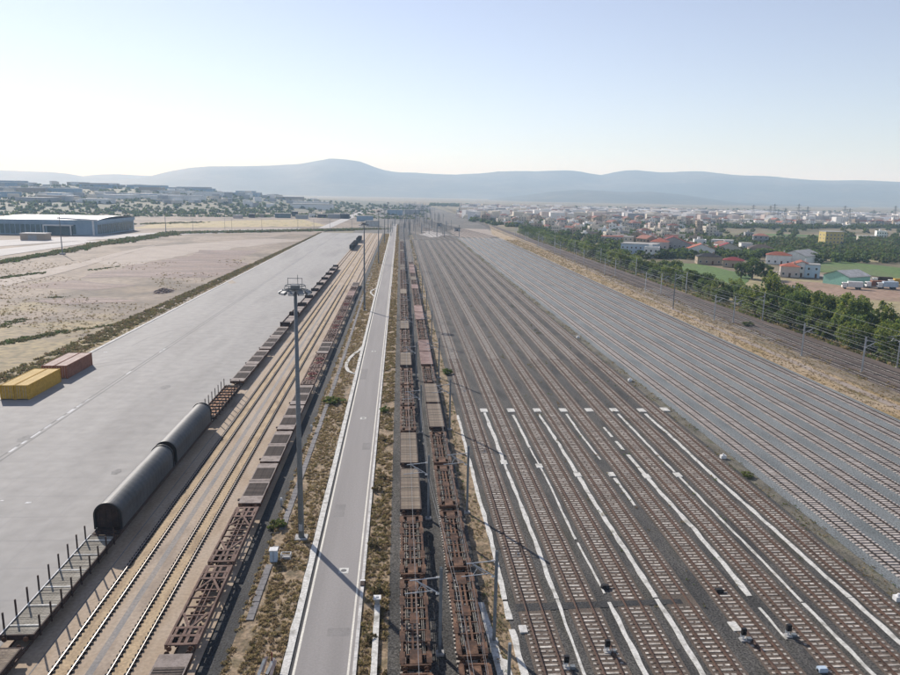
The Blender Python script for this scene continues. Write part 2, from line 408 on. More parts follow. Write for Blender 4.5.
# service road and lots round the big shed
sheet('road', [at(-50, 263), at(-50, 254), at(85, 240), at(100, 241)], -.15, M['lightroad'])
sheet('road', [at(-60, 250), at(-60, 243), at(50, 237.5), at(140, 233), at(240, 229.3), at(300, 228), at(300, 230), at(160, 235)], -.18, M['lightroad'])
sheet('road', [at(318, 228), at(330, 228), at(381, 205.5), at(374, 205.5)], -.15, M['lightroad'])
sheet('road', [at(388, 226), at(396, 226), at(402, 208), at(396, 208)], -.12, M['lightroad'])
# apron
sheet('apron', rect(-72.6, -33.75, 30, 690), .02, M['apron'])
b = MB(); b.box(-73.4, -72.6, 30, 690, -.3, .12); b.build('kerb_strip', M['kerb'])['kind'] = 'structure'
sheet('apron_edge', [at(230, 284), at(237, 283), at(232, 280), at(225, 281)], .06, M['dirt'])
# slab area of loading tracks
sheet('concrete_slab', rect(-36.2, -16.4, 30, 690), .0, M['slab'])
sheet('yard_ground', [(-45, 690), (12, 690), (12, 2600), (-45, 2600)], -.1, M['farground'])
sheet('ballast', [(-16.4, 30), (-14.3, 30), (-14.3, 690), (-16.4, 690)], -.12, M['cinder_and_shade'])  # dark ballast with the shadow of the wagons put into its colour
sheet('verge', rect(-14.3, -9.65, 30, 690), -.1, M['verge'])
sheet('road', rect(-8.62, -3.72, 30, 900), 0, M['asphalt'])
b = MB(); b.box(-8.9, -8.62, 30, 690, -.3, -.04); b.build('gutter', M['gutter'])['kind'] = 'structure'
sheet('verge', rect(-3.42, -.9, 30, 900), -.1, M['verge'])
sheet('ballast', rect(-.9, 8.1, 30, 900), -.08, M['ballast_dark'])
sheet('verge', rect(8.1, 10.2, 30, 610), -.06, M['verge'])
sheet('ballast', rect(10.2, 48.9, 30, 610), -.02, M['ballast_dark'])
sheet('verge', rect(48.9, 50.6, 30, 610), -.04, M['divider'])
sheet('ballast', rect(50.6, 90.0, 30, 640), -.02, M['ballast_blue'])
sheet('dry_strip', [(90, 30), (102, 30), (103, 350), (108, 560), (112, 900), (90, 700)], -.05, M['drystrip'])
sheet('weed_strip', [(97.2, 30), (102, 30), (103, 350), (108, 560), (106, 560), (98.6, 350)], -.03, M['weedstrip'])
sheet('ballast', [(102, 30), (117.5, 30), (117.5, 900), (112, 900), (108, 560), (103, 350)], .0, M['ballast_brown'])
sheet('yard_ground', [(12, 610), (48.9, 610), (50.6, 640), (90, 640), (90, 700), (112, 900), (112, 1100), (80, 2600), (12, 2600)], -.1, M['farground'])
sheet('dirt_track', [(93.2, 30), (95.6, 30), (96.5, 220), (104, 480), (102.5, 480), (94.7, 220)], -.01, M['tanpath'])
blob('gravel_patch', [(25, 640), (40, 648), (44, 700), (34, 760), (25, 735), (22, 680)], -.05, M['lightroad'], 21, .15)
blob('gravel_patch', [(52, 650), (75, 640), (100, 690), (100, 800), (62, 820), (50, 740)], -.075, M['tanpath'], 23, .15)

# ------------------------------------------------------------------ painted lines, joints, kerbs
for x0, x1 in ((-57.5, -57.3), (-56.7, -56.5)):
    sheet('expansion_joint', rect(x0, x1, 30, 690), .027, M['joint'])
b = MB(); y = 60
while y < 330:
    l = random.uniform(1.5, 3.2); w = random.uniform(.12, .26)
    if random.random() < (.9 if y < 130 else .06): b.face([(-57.2 - w, y, .034), (-57.2 + w, y, .034), (-57.2 + w, y + l, .034), (-57.2 - w, y + l, .034)])
    y += l + random.uniform(.5, 2.0)
tag(b.build('dashed_line', M['oldline']), kind='structure')
b = MB(); y = 34
while y < 680:
    b.face([(-72.6, y, .025), (-33.8, y, .025), (-33.8, y + .05, .025), (-72.6, y + .05, .025)]); y += 6
for x in (-67, -62, -51, -45.5, -40.5):
    b.face([(x, 30, .024), (x + .05, 30, .024), (x + .05, 690, .024), (x, 690, .024)])
mj = mat('thinjoint', [(.26, .255, .25), (.29, .285, .28)], scale=.4)
tag(b.build('expansion_joint', mj), kind='structure')
for (cx_, cy_, r0_, a0_, a1_, w_) in ((-48, 120, 30, 1.9, 2.7, .22), (-48, 120, 32, 1.9, 2.65, .2), (-40, 180, 26, 2.2, 3.2, .25), (-52, 80, 46, .3, .8, .2)):
    b = MB(); n_ = 16
    for k in range(n_):
        t0, t1 = a0_ + (a1_ - a0_) * k / n_, a0_ + (a1_ - a0_) * (k + 1) / n_
        P4 = [(cx_ + math.cos(t) * r_, cy_ + math.sin(t) * r_ * 1.5, .029) for t, r_ in ((t0, r0_), (t0, r0_ + w_), (t1, r0_ + w_), (t1, r0_))]
        if all(-72 < p_[0] < -34.2 for p_ in P4): b.face(P4)
    tag(b.build('tyre_mark', M['tyremark']), kind='structure')
for (x_, y_, r_) in ((-44, 72, .9), (-50, 66, .5), (-39, 96, .7), (-58, 110, 1.1), (-46, 140, 1.0), (-62, 88, .6), (-41, 61, .5)):
    blob('oil_stain', [(x_ + r_ * math.cos(k), y_ + r_ * 1.6 * math.sin(k)) for k in (0, 1, 2, 3.1, 4.2, 5.2)], .031, M['tyremark'], x_, .25, 4)
for (x_, y_, l_, w_) in ((-46.1, 85.8, .8, .5), (-49.5, 86.6, .5, .35), (-70.2, 171, .9, .6), (-64.9, 146, .5, .3)):
    blob('paint_splash', [(x_, y_), (x_ + l_, y_ + .1), (x_ + l_ * .8, y_ + w_), (x_ + .1, y_ + w_)], .034, M['oldline'], y_, .2, 4)
for (x0_, x1_, y0_, y1_) in ((-7.9, -6.6, 81, 84.5), (-5.6, -4.4, 104, 107), (-8.3, -6.9, 146, 155), (-6.3, -4.3, 57.2, 58.4)):
    sheet('asphalt_patch', rect(x0_, x1_, y0_, y1_), .005, M['patch'])
sheet('edge_line', rect(-8.58, -8.38, 30, 900), .006, M['line'])
sheet('edge_line', rect(-4.16, -3.98, 30, 900), .006, M['line'])
# right kerb in stone lengths: nearest ones as pieces
pav = empty('kerb', (0, 0, 0)); tag(pav, kind='structure')
kb = MB().box(-3.72, -3.42, 0.02, 1.98, -.2, .09).mesh('kerb_stone', M['kerb'])
for i in range(60):
    inst('kerb_stone', kb, pav, (0, 44 + 2 * i, random.uniform(-.008, .008)))
b = MB(); b.box(-3.72, -3.42, 164, 900, -.2, .09)
tag(b.build('kerb_stone', M['kerb'], pav), kind='stuff')
# left drain shoulder of poured concrete, uneven outer edge, loop bay at Y~160
pav = empty('drain_shoulder', (0, 0, 0)); tag(pav, kind='structure')
y = 40
while y < 690:
    L_ = 5.0 if y < 200 else 40.0
    b = MB(); n = 6 if L_ < 10 else 14
    for k in range(n):
        ya, yb = y + L_ * k / n + (.02 if k == 0 else 0), y + L_ * (k + 1) / n
        ea = -9.55 - .09 * noise.noise(Vector((0, ya * .35, 3))) - .03 * noise.noise(Vector((1, ya * 2.2, 3)))
        eb = -9.55 - .09 * noise.noise(Vector((0, yb * .35, 3))) - .03 * noise.noise(Vector((1, yb * 2.2, 3)))
        b.face([(ea, ya, .05), (-8.9, ya, .05), (-8.9, yb, .05), (eb, yb, .05)])
        b.face([(-8.9, ya, .05), (-8.9, ya, -.2), (-8.9, yb, -.2), (-8.9, yb, .05)])
        b.face([(ea, ya, -.2), (ea, ya, .05), (eb, yb, .05), (eb, yb, -.2)])
    b.build('concrete_panel', M['whiteslab'], pav)
    y += L_
def curve_slab(pts, w, name, z0, z1, m_, parent=None):
    b = MB(); n = len(pts)
    L, Rr = [], []
    for i, p in enumerate(pts):
        a = Vector(pts[max(0, i - 1)]); c = Vector(pts[min(n - 1, i + 1)])
        d = (c - a).normalized(); q = Vector((-d.y, d.x)) * w / 2
        L.append((p[0] + q.x, p[1] + q.y)); Rr.append((p[0] - q.x, p[1] - q.y))
    for i in range(n - 1):
        b.face([(*Rr[i], z1), (*Rr[i + 1], z1), (*L[i + 1], z1), (*L[i], z1)])
        b.face([(*Rr[i], z0), (*Rr[i + 1], z0), (*Rr[i + 1], z1), (*Rr[i], z1)])
        b.face([(*L[i + 1], z0), (*L[i], z0), (*L[i], z1), (*L[i + 1], z1)])
    return b.build(name, m_, parent)
lp = [(-9.5, 151), (-10.3, 151.5), (-11.2, 153.2), (-11.9, 157), (-12, 161), (-11.6, 166), (-10.8, 170.5), (-9.9, 174), (-9.4, 178)]
curve_slab(lp, .75, 'drain_bay', -.2, .07, M['whiteslab'])['kind'] = 'structure'
curve_slab([(-9.3 - 2 * math.sin(math.pi * k / 8), 268 + 3 * k) for k in range(9)], .7, 'drain_bay', -.2, .07, M['whiteslab'])['kind'] = 'structure'
# cable trough lids in left verge
pav = empty('cable_trough', (0, 0, 0)); tag(pav, kind='structure')
tl = MB().box(-.33, .33, .02, .96, -.1, .03).mesh('trough_lid', M['trough'])
for i in range(200):
    yy = 60 + i
    if 68 < yy < 78 and random.random() < .5: continue
    inst('trough_lid', tl, pav, (-13.35 - .2 * math.sin(yy * .03) + random.uniform(-.03, .03), yy, random.uniform(-.05, .0)), random.uniform(-.02, .02))
b = MB(); b.box(-13.9, -13.2, 260, 680, -.1, .02); tag(b.build('trough_lid', M['trough'], pav), kind='stuff')
# strip of concrete right of the road by the posts and pale footing slabs near the trains
tr = empty('concrete_strip'); tag(tr, kind='structure')
b = MB()
for i in range(16):
    b.box(-2.25 + .02 * (i % 3), -1.72, 44 + i * 1.1, 45.08 + i * 1.1, -.2, .28)
b.build('concrete_coping', M['whiteslab'], tr)
o = empty('concrete_pillar', (-2.0, 61.9, 0)); tag(o, 'squat pale concrete pillar with capped top ending the low wall beside the road', 'pillar')
MB().box(-.24, .24, -.24, .24, -.1, .75).build('shaft', M['concretepost'], o)
MB().box(-.36, .36, -.36, .36, .75, .86).build('cap', M['white'], o)
MB().box(-.12, .1, -.12, .12, .86, .93).build('cap_lid', M['galv'], o)
blob('concrete_footing', [(7.6, 62), (8.15, 62), (8.5, 56), (8.9, 50), (8.0, 50), (7.8, 56)], .02, M['whiteslab'], 31, .05)
blob('concrete_footing', [(8.6, 53.6), (9.2, 53.2), (9.4, 50), (8.6, 50)], .03, M['whiteslab'], 33, .05)

# manholes in the road
for i, (x, y, l) in enumerate(((-5.65, 68.4, 'nearest square manhole frame in the road, at the thick pole shadow'),
                               (-6.2, 119.5, 'square manhole frame in the road beside the green bush'),
                               (-6.3, 173.0, 'square manhole frame in the road level with the curved drain bay'))):
    o = empty('manhole', (x, y, 0)); tag(o, l, 'manhole', 'manholes along the road')
    MB().box(-.5, .5, -.55, .55, -.1, .012).build('frame', M['whiteslab'], o)
    MB().tube((0, 0, .0), (0, 0, .02), .3, n=14).build('cover', M['joint'], o)
# kerb gully by shadow end
o = empty('drain_box', (-3.58, 65.6, 0)); tag(o, 'small dark drain box set in the road kerb where the pole shadow ends', 'drain')
MB().box(-.2, .2, -.4, .4, .095, .2).build('box', M['rust_dark'], o)
MB().box(-.24, .24, .44, .7, .095, .17).build('lid', M['white'], o)

# ------------------------------------------------------------------ white concrete paths in the near yard
def walkway(X, segs, name='concrete_path', cap=None):
    root = empty(name); tag(root, kind='structure')
    for (ya, yb, wa, wb) in segs:
        n = max(2, int((yb - ya) / .7)); b = MB(); seed = X * 3.1
        for k in range(n):
            P = []
            for t in (k / n, (k + 1) / n):
                yy = ya + (yb - ya) * t; w = (wa + (wb - wa) * t) / 2
                cx = X + .22 * noise.noise(Vector((seed, yy * .06, 0))) + .07 * noise.noise(Vector((seed, yy * .3, 2)))
                wl = w * (1 + .55 * noise.noise(Vector((seed, yy * .4, 5)))) ; wr = w * (1 + .55 * noise.noise(Vector((seed, yy * .4, 9))))
                P.append((cx - wl, cx + wr, yy))
            (a0, b0, y0), (a1, b1, y1) = P
            b.face([(a0, y0, .05), (b0, y0, .05), (b1, y1, .05), (a1, y1, .05)])
            b.face([(a0, y0, -.1), (a0, y0, .05), (a1, y1, .05), (a1, y1, -.1)])
            b.face([(b0, y0, .05), (b0, y0, -.1), (b1, y1, -.1), (b1, y1, .05)])
        b.build('concrete_panel', M['whiteslab'], root)
    if cap:
        for y in cap:
            MB().box(X - (.65 if y > 110 else .46), X + (.65 if y > 110 else .46), y, y + (2.0 if y > 110 else 1.5), -.1, .07).build('concrete_panel', M['whiteslab'], root)
walkway(10.35, [(45, 57.5, .55, .55), (59, 62.0, .7, .5), (62.3, 121, .5, .42)])
MB().box(10.9, 11.6, 56.9, 58.0, -.1, .12).build('concrete_step', M['kerb'])['kind'] = 'structure'
walkway(15.35, [(45, 62.2, .2, .3), (62.3, 122.5, .45, .5)], cap=[97.5, 122.8])
walkway(20.3, [(45, 61.5, .5, .4), (63, 73.5, .22, .2), (74.3, 104, .26, .2), (104.3, 121, .4, .36)], cap=[96.0, 122.8])
walkway(25.1, [(45, 61.9, .5, .45), (62.1, 92.5, .55, .52), (94.3, 121.5, .5, .4)], cap=[92.6, 122.8])
walkway(29.95, [(83, 92, .3, .38), (99, 121.5, .24, .36)], cap=[92.6, 122.8])
walkway(34.75, [(55, 60, .2, .22), (62, 101, .55, .5), (103, 107, .42, .42), (109, 114, .42, .35)], cap=[91.8, 122.8])
MB().box(30.4, 31.2, 56.4, 57.8, -.1, .06).build('concrete_step', M['whiteslab'])['kind'] = 'structure'
walkway(39.4, [(45, 60.6, .36, .35), (60.8, 92.5, .26, .3), (94, 121.5, .3, .4)], cap=[92.2, 122.8])
walkway(44.5, [(45, 61.3, .5, .5), (61.4, 121.5, .5, .45)], cap=[122.6])
MB().box(48.4, 49.7, 122.9, 125, -.1, .12).build('concrete_step', M['whiteslab'])['kind'] = 'structure'

# ------------------------------------------------------------------ railway tracks
def smooth(t):
    t = max(0, min(1, t)); return t * t * (3 - 2 * t)

def sl_box(b, x, y, z, w=2.5, d=.26, h=.18, ang=0):
    c, s_ = math.cos(ang), math.sin(ang)
    n = len(b.v)
    for zz in (z - h, z):
        for (u, v) in ((-w / 2, -d / 2), (w / 2, -d / 2), (w / 2, d / 2), (-w / 2, d / 2)):
            b.v.append((x + u * c - v * s_, y + u * s_ + v * c, zz))
    for q in ((4, 5, 6, 7), (0, 1, 5, 4), (2, 3, 7, 6), (3, 0, 4, 7), (1, 2, 6, 5)):
        b.f.append(tuple(n + k for k in q)); b.mi.append(0)

M['rail_seat'] = mat('rail_seat', [(.085, .054, .04), (.145, .10, .078)], scale=3, fine=8, finea=.3, rand=.3)
def sleeper_mesh(split):
    b = MB()
    if split: b.box(-.52, -.12, -.11, .11, -.15, .05).box(.12, .52, -.11, .11, -.15, .05).box(-.12, .12, -.1, .1, -.15, -.02)
    else: b.box(-.52, .52, -.11, .11, -.15, .052)
    for q in (-1, 1):
        b.box(min(q * 1.03, q * 1.27), max(q * 1.03, q * 1.27), -.11, .11, -.15, .05)
        b.box(min(q * .52, q * 1.03), max(q * .52, q * 1.03), -.105, .105, -.15, .056, 1)
    return b.mesh('sleeper', [M['sleeper'], M['rail_seat']])
sleeper_a, sleeper_b = sleeper_mesh(False), sleeper_mesh(True)
sleeper_p = MB().box(-1.3, 1.3, -.17, .17, -.15, .07).mesh('sleeper', M['sleeper_pink'])

def rail_mesh(path, off, m_, base=.06, name='rail'):
    b = MB()
    pts = []
    for i, (x, y) in enumerate(path):
        a = path[max(0, i - 1)]; c = path[min(len(path) - 1, i + 1)]
        d = Vector((c[0] - a[0], c[1] - a[1])).normalized(); q = Vector((d.y, -d.x))
        pts.append((x + q.x * off, y + q.y * off, q))
    prof = [(-.075, base), (-.075, base + .03), (-.036, base + .045), (-.036, base + .165), (.036, base + .165), (.036, base + .045), (.075, base + .03), (.075, base)]
    n = len(prof)
    for (x, y, q) in pts:
        for (u, z) in prof: b.v.append((x + q.x * u, y + q.y * u, z))
    for i in range(len(pts) - 1):
        for k in range(n - 1):
            b.f.append((i * n + k, i * n + k + 1, (i + 1) * n + k + 1, (i + 1) * n + k)); b.mi.append(0)
    b.f.append(tuple(range(n))); b.mi.append(0)
    b.f.append(tuple((len(pts) - 1) * n + k for k in reversed(range(n)))); b.mi.append(0)
    return b.mesh(name, m_)

def track(X, y0, y1, rail, label, sleepers='a', y_ind=150, bed=None, Xe=None, yb0=600, yb1=900, y2=None, gap=None, base=.06, group=None, ystuff=605):
    root = empty('railway_track', (0, 0, 0)); tag(root, label, 'railway track', group)
    path = [(X, y0), (X, min(y1, yb0))]
    if Xe is not None:
        for k in range(1, 13):
            t = k / 12; path.append((X + (Xe - X) * smooth(t), yb0 + (yb1 - yb0) * t))
        path.append((Xe + (y2 - yb1) * .012 * (1 if Xe > 15 else 0), y2))
    # trailing part along y too so that far rails stay fine
    for s_ in (-1, 1):
        inst('rail', rail_mesh(path, s_ * .7525, rail, base), root)
    if sleepers:
        ms = {'a': (sleeper_a, sleeper_b), 'p': (sleeper_p, sleeper_p)}[sleepers]
        i = 0; y = y0 + .3; cnt = 0
        while y < y_ind and cnt < 290:
            if not (gap and gap[0] < y < gap[1]):
                inst('sleeper', ms[i % 2], root, (X + random.uniform(-.025, .025), y + random.uniform(-.03, .03), random.uniform(-.012, .006)), random.uniform(-.02, .02)); cnt += 1
            y += .61; i += 1
        b = MB()
        yend = min(ystuff, y1)
        while y < yend:
            sl_box(b, X + random.uniform(-.03, .03), y, .06 + random.uniform(-.01, .005), 2.55, .23 if sleepers == 'a' else .33, .12); y += .61
        o = b.build('sleeper', M['sleeper'] if sleepers == 'a' else M['sleeper_pink'], root); o['kind'] = 'stuff'
        # beyond that the sleepers merge to a ribbed band
        if 640 >= y1 > yend:
            b = MB()
            pth = [(X, yend), (X, min(y1, 640))]
            far = rail_band(pth, 1.25, .045)
            o = far.build('sleeper', FARBED[sleepers], root); o['kind'] = 'stuff'
    if bed:
        b = MB(); b.face([(X - 1.55, y0, .012), (X + 1.55, y0, .012), (X + 1.55, min(y1, yb0), .012), (X - 1.55, min(y1, yb0), .012)])
        b.build('track_bed', bed, root)
    return root

def rail_band(path, hw, z):
    b = MB()
    for i in range(len(path) - 1):
        (xa, ya), (xb, yb) = path[i], path[i + 1]
        b.face([(xa - hw, ya, z), (xa + hw, ya, z), (xb + hw, yb, z), (xb - hw, yb, z)])
    return b

def ribmat(name, c1, c2):
    m_, t, bs = new_mat(name); N, L = t.nodes, t.links
    g = N.new('ShaderNodeNewGeometry'); sp = N.new('ShaderNodeSeparateXYZ'); L.new(g.outputs['Position'], sp.inputs[0])
    mu = N.new('ShaderNodeMath'); mu.operation = 'MULTIPLY'; mu.inputs[1].default_value = 1 / .61; L.new(sp.outputs['Y'], mu.inputs[0])
    fr = N.new('ShaderNodeMath'); fr.operation = 'FRACT'; L.new(mu.outputs[0], fr.inputs[0])
    gt = N.new('ShaderNodeMath'); gt.operation = 'GREATER_THAN'; gt.inputs[1].default_value = .55; L.new(fr.outputs[0], gt.inputs[0])
    mx = N.new('ShaderNodeMix'); mx.data_type = 'RGBA'
    mx.inputs[6].default_value = (*c1, 1); mx.inputs[7].default_value = (*c2, 1)
    L.new(gt.outputs[0], mx.inputs[0]); L.new(mx.outputs[2], bs.inputs['Base Color']); bs.inputs['Roughness'].default_value = .9
    return m_
FARBED = {'a': ribmat('farbed_a', (.13, .095, .075), (.36, .30, .26)), 'p': ribmat('farbed_p', (.22, .22, .21), (.50, .44, .40))}

side = ORD
for k in range(8):
    X = 12.8 + 4.85 * k
    cr = None
    track(X, 46, 600, M['rail_rust'], f'{side[k]} track from the left in the dark gravel yard with white paths', 'a', 165,
          M['ballast_rust'], Xe=10.5 + k * 2.1, yb0=590, yb1=900, y2=2500, gap=(60.2 + .1 * k, 61.9 + .1 * k) if k in (0, 1, 2, 3) else None)
for k in range(8):
    X = 53.4 + 4.9 * k
    track(X, 46 if k < 3 else 60 + (k - 3) * 8, 640, M['rail_dark'], f'{side[k]} pale track from the left in the blue-grey gravel yard', 'p', 150,
          None, Xe=28 + k * 2.3, yb0=600, yb1=1050, y2=2500)
# crossing channel in the yard where sleepers are missing
sheet('cable_crossing', [(11.2, 60.3), (27.5, 61.0), (27.5, 61.8), (11.2, 61.6)], .02, M['cinder_and_shade'])
# loading tracks set in concrete and tracks under the trains
lt = empty('railway_track'); tag(lt, 'left of the two empty tracks set in sandy concrete between the flat wagons', 'railway track')
lt2 = empty('railway_track'); tag(lt2, 'right of the two empty tracks set in sandy concrete between the flat wagons', 'railway track')
block = MB().box(-.25, .25, -.09, .09, 0, .11).mesh('rail_clip_shade', M['dark'])  # clip blocks, widened and coloured dark to include the clips' shadow marks
for root, X in ((lt, -27.15), (lt2, -22.5)):
    sheet_b = MB(); sheet_b.face([(X - .62, 34, .02), (X + .62, 34, .02), (X + .62, 690, .02), (X - .62, 690, .02)]); sheet_b.build('sand_infill', M['sand'], root)
    for s_ in (-1, 1):
        b = MB(); b.face([(X + s_ * .7525 - .19, 34, .024), (X + s_ * .7525 + .19, 34, .024), (X + s_ * .7525 + .19, 690, .024), (X + s_ * .7525 - .19, 690, .024)]); b.build('rail_groove', M['dark'], root)
        inst('rail', rail_mesh([(X + s_ * .7525, 34), (X + s_ * .7525, 690)], 0, M['rail_dark'] if 0 else M['rail_rust'], .02), root)
        b = MB(); b.box(X + s_ * .7525 - .026, X + s_ * .7525 + .026, 34, 690, .187, .192); b.build('rail_head', M['rail_shiny'], root)
        n = 0
        y = 46
        while y < 130:
            inst('rail_clip_shade', block, root, (X + s_ * .7525, y, .022)); y += .61
        b = MB()
        while y < 300:
            b.box(X + s_ * .7525 - .25, X + s_ * .7525 + .25, y - .09, y + .09, .02, .12); y += .61
        tag(b.build('rail_clip_shade', M['dark'], root), kind='stuff')
b = MB(); b.face([(-25.15, 34, .006), (-24.55, 34, .006), (-24.55, 300, .006), (-25.15, 300, .006)]); tag(b.build('drain_channel', M['bluestain']), kind='structure')
sheet('slab_joint', rect(-29.6, -29.5, 34, 690), .008, M['joint'])
for X, lab in ((-32.1, 'track under the train with the hooded wagons beside the apron'), (-18.0, 'track under the lattice framed wagons left of the road verge')):
    track(X, 34, 690, M['rail_rust'], lab, None)
for X, lab in ((1.45, 'track under the left of the two rusty trains right of the road'), (6.15, 'track under the right of the two rusty trains right of the road')):
    track(X, 34, 900, M['rail_rust'], lab, 'a', 110, None, Xe=X, yb0=880, yb1=900, y2=2500)
ml = [(104.2, 'nearest of the three main line tracks before the tree belt'), (108.6, 'middle of the three main line tracks before the tree belt'), (113.0, 'farthest of the three main line tracks, beside the tree belt')]
for X, lab in ml:
    track(X, 90, 860, M['rail_dark'], lab, 'a', 190, None, Xe=X + 1, yb0=850, yb1=900, y2=2500, ystuff=300)

# ------------------------------------------------------------------ wagons
def part(tree, name, mb, m_, root, sub=None):
    o = mb.build(name, m_, root)
    tree.append((o, sub if sub is not None else []))
    return o

wheelset_me = None
def bogie_parts(tree, root, y, w=1.0):
    global wheelset_me
    b = MB()
    for s_ in (-1, 1):
        b.box(s_ * 1.0 - .07, s_ * 1.0 + .07, y - 1.25, y + 1.25, .52, .72)
        b.box(s_ * 1.0 - .09, s_ * 1.0 + .09, y - 1.05, y - .75, .36, .62); b.box(s_ * 1.0 - .09, s_ * 1.0 + .09, y + .75, y + 1.05, .36, .62)
    b.box(-1.0, 1.0, y - .2, y + .2, .5, .74)
    bg = b.build('bogie', M['rust_dark'], root); sub = []
    for yy in (-.9, .9):
        w_ = MB().tube((-.78, y + yy, .65), (-.70, y + yy, .65), .46, n=12)
        w_.tube((.70, y + yy, .65), (.78, y + yy, .65), .46, n=12).tube((-.7, y + yy, .65), (.7, y + yy, .65), .08, n=6)
        o = w_.build('wheelset', M['rust_dark'], bg); sub.append((o, []))
    tree.append((bg, sub))

def buffers(tree, root, L_):
    for e in (-1, 1):
        for s_ in (-1, 1):
            b = MB().tube((s_ * .87, e * L_ / 2, 1.0), (s_ * .87, e * (L_ / 2 + .3), 1.0), .09, n=8).tube((s_ * .87, e * (L_ / 2 + .3), 1.0), (s_ * .87, e * (L_ / 2 + .36), 1.0), .22, n=10)
            part(tree, 'buffer', b, M['rust'], root)

def wagon_skel(L_=13.4, beam='rust'):
    root = empty('skeletal_wagon'); t = []; h = L_ / 2
    for s_ in (-1, 1):
        b = MB().box(s_ * 1.12 - .11, s_ * 1.12 + .11, -h, h, .82, 1.16)
        for yy in (-h + .9, -h * .42, h * .42, h - .9):   # flared twistlock plates
            b.box(s_ * 1.1 - .23, s_ * 1.1 + .23, yy - .75, yy + .75, 1.16, 1.185)
        part(t, 'side_beam', b, M[beam], root)
    b = MB().box(-.30, -.12, -h + .3, h - .3, .85, 1.08).box(.12, .30, -h + .3, h - .3, .85, 1.08)
    part(t, 'centre_sill', b, M['rust'], root)
    for yy in (-.78, -.52, -.26, 0, .26, .52, .78):
        part(t, 'cross_member', MB().box(-1.01, 1.01, yy * h - .07, yy * h + .07, .9, 1.06), M[beam], root)
    part(t, 'centre_plate', MB().box(-.42, .42, -.8, .8, 1.085, 1.11), M['rust'], root)
    for e in (-1, 1):
        b = MB().box(-1.23, 1.23, e * h - .1, e * h + .1, .78, 1.14)
        b.box(-.5, .5, e * (h - 1.1) - .9, e * (h - 1.1) + .9, 1.085, 1.115)
        part(t, 'end_platform', b, M[beam], root)
    b = MB()
    for x in (-.75, -.6, .62, .78): b.box(x - .025, x + .025, -h * .8, h * .8, .98, 1.02)
    for k in range(14):
        yy = (k - 6.5) / 7 * h * .82; b.box(random.choice((-.68, .7)) - .18, random.choice((-.5, .5)) + .7, yy, yy + .05, .96, .98)
    part(t, 'brake_rigging', b, M['plank_grey'], root)
    bogie_parts(t, root, -h + 2.1); bogie_parts(t, root, h - 2.1); buffers(t, root, L_)
    return root, t

def wagon_lattice(L_=13.4, ring=False):
    root = empty('ring_frame_wagon' if ring else 'lattice_wagon'); t = []; h = L_ / 2
    for s_ in (-1, 1):
        part(t, 'side_beam', MB().box(s_ * 1.25 - .09, s_ * 1.25 + .09, -h, h, .75, 1.18), M['oxide'], root)
    for e in (-1, 1):
        b = MB()
        for (a, c) in ((0, .28), (1.15, 1.45), (2.3, 2.6)):
            b.box(-1.16, 1.16, min(e * (h - a), e * (h - c)), max(e * (h - a), e * (h - c)), 1.06, 1.16)
        for x in (-1.0, -.28, .28, 1.0):
            b.box(x - .14, x + .14, min(e * (h - .28), e * (h - 1.15)), max(e * (h - .28), e * (h - 1.15)), 1.07, 1.15)
        for x in (-.95, -.2, .2, .95):
            b.box(x - .12, x + .12, min(e * (h - 1.45), e * (h - 2.3)), max(e * (h - 1.45), e * (h - 2.3)), 1.07, 1.15)
        part(t, 'end_platform', b, M['oxide'], root)
        for s_ in (-1, 1):
            part(t, 'diagonal_brace', MB().bar((s_ * .1, e * (h - 2.6), 1.08), (s_ * 1.12, e * (h - 4.7), 1.08), .22, .12), M['oxide'], root)
    if ring:
        for yy in (-2.0, 2.0):
            b = MB().ring((0, yy, 1.04), .95, .2, .12, n=16)
            b.box(-.06, .06, yy - .74, yy + .74, 1.05, 1.12).box(-.74, .74, yy - .06, yy + .06, 1.06, 1.13)
            part(t, 'turntable_ring', b, M['redring'], root)
    for yy in (-2.1, -.75, .75, 2.1) if not ring else (-3.4, 0, 3.4):
        part(t, 'cross_member', MB().box(-1.16, 1.16, yy - .06, yy + .06, .98, 1.1), M['oxide'], root)
    if not ring:
        part(t, 'centre_sill', MB().box(-.28, -.18, -h + 2.6, h - 2.6, .96, 1.075).box(.18, .28, -h + 2.6, h - 2.6, .96, 1.075), M['oxide'], root)
        b = MB()
        for k in range(6): b.tube((-.6, -2.4 + k * .9, .9), (.6 * (k % 2), -2.2 + k * .9, .9), .12, n=6)
        part(t, 'air_tank', b, M['rust'], root)
    bogie_parts(t, root, -h + 2.1); bogie_parts(t, root, h - 2.1); buffers(t, root, L_)
    return root, t

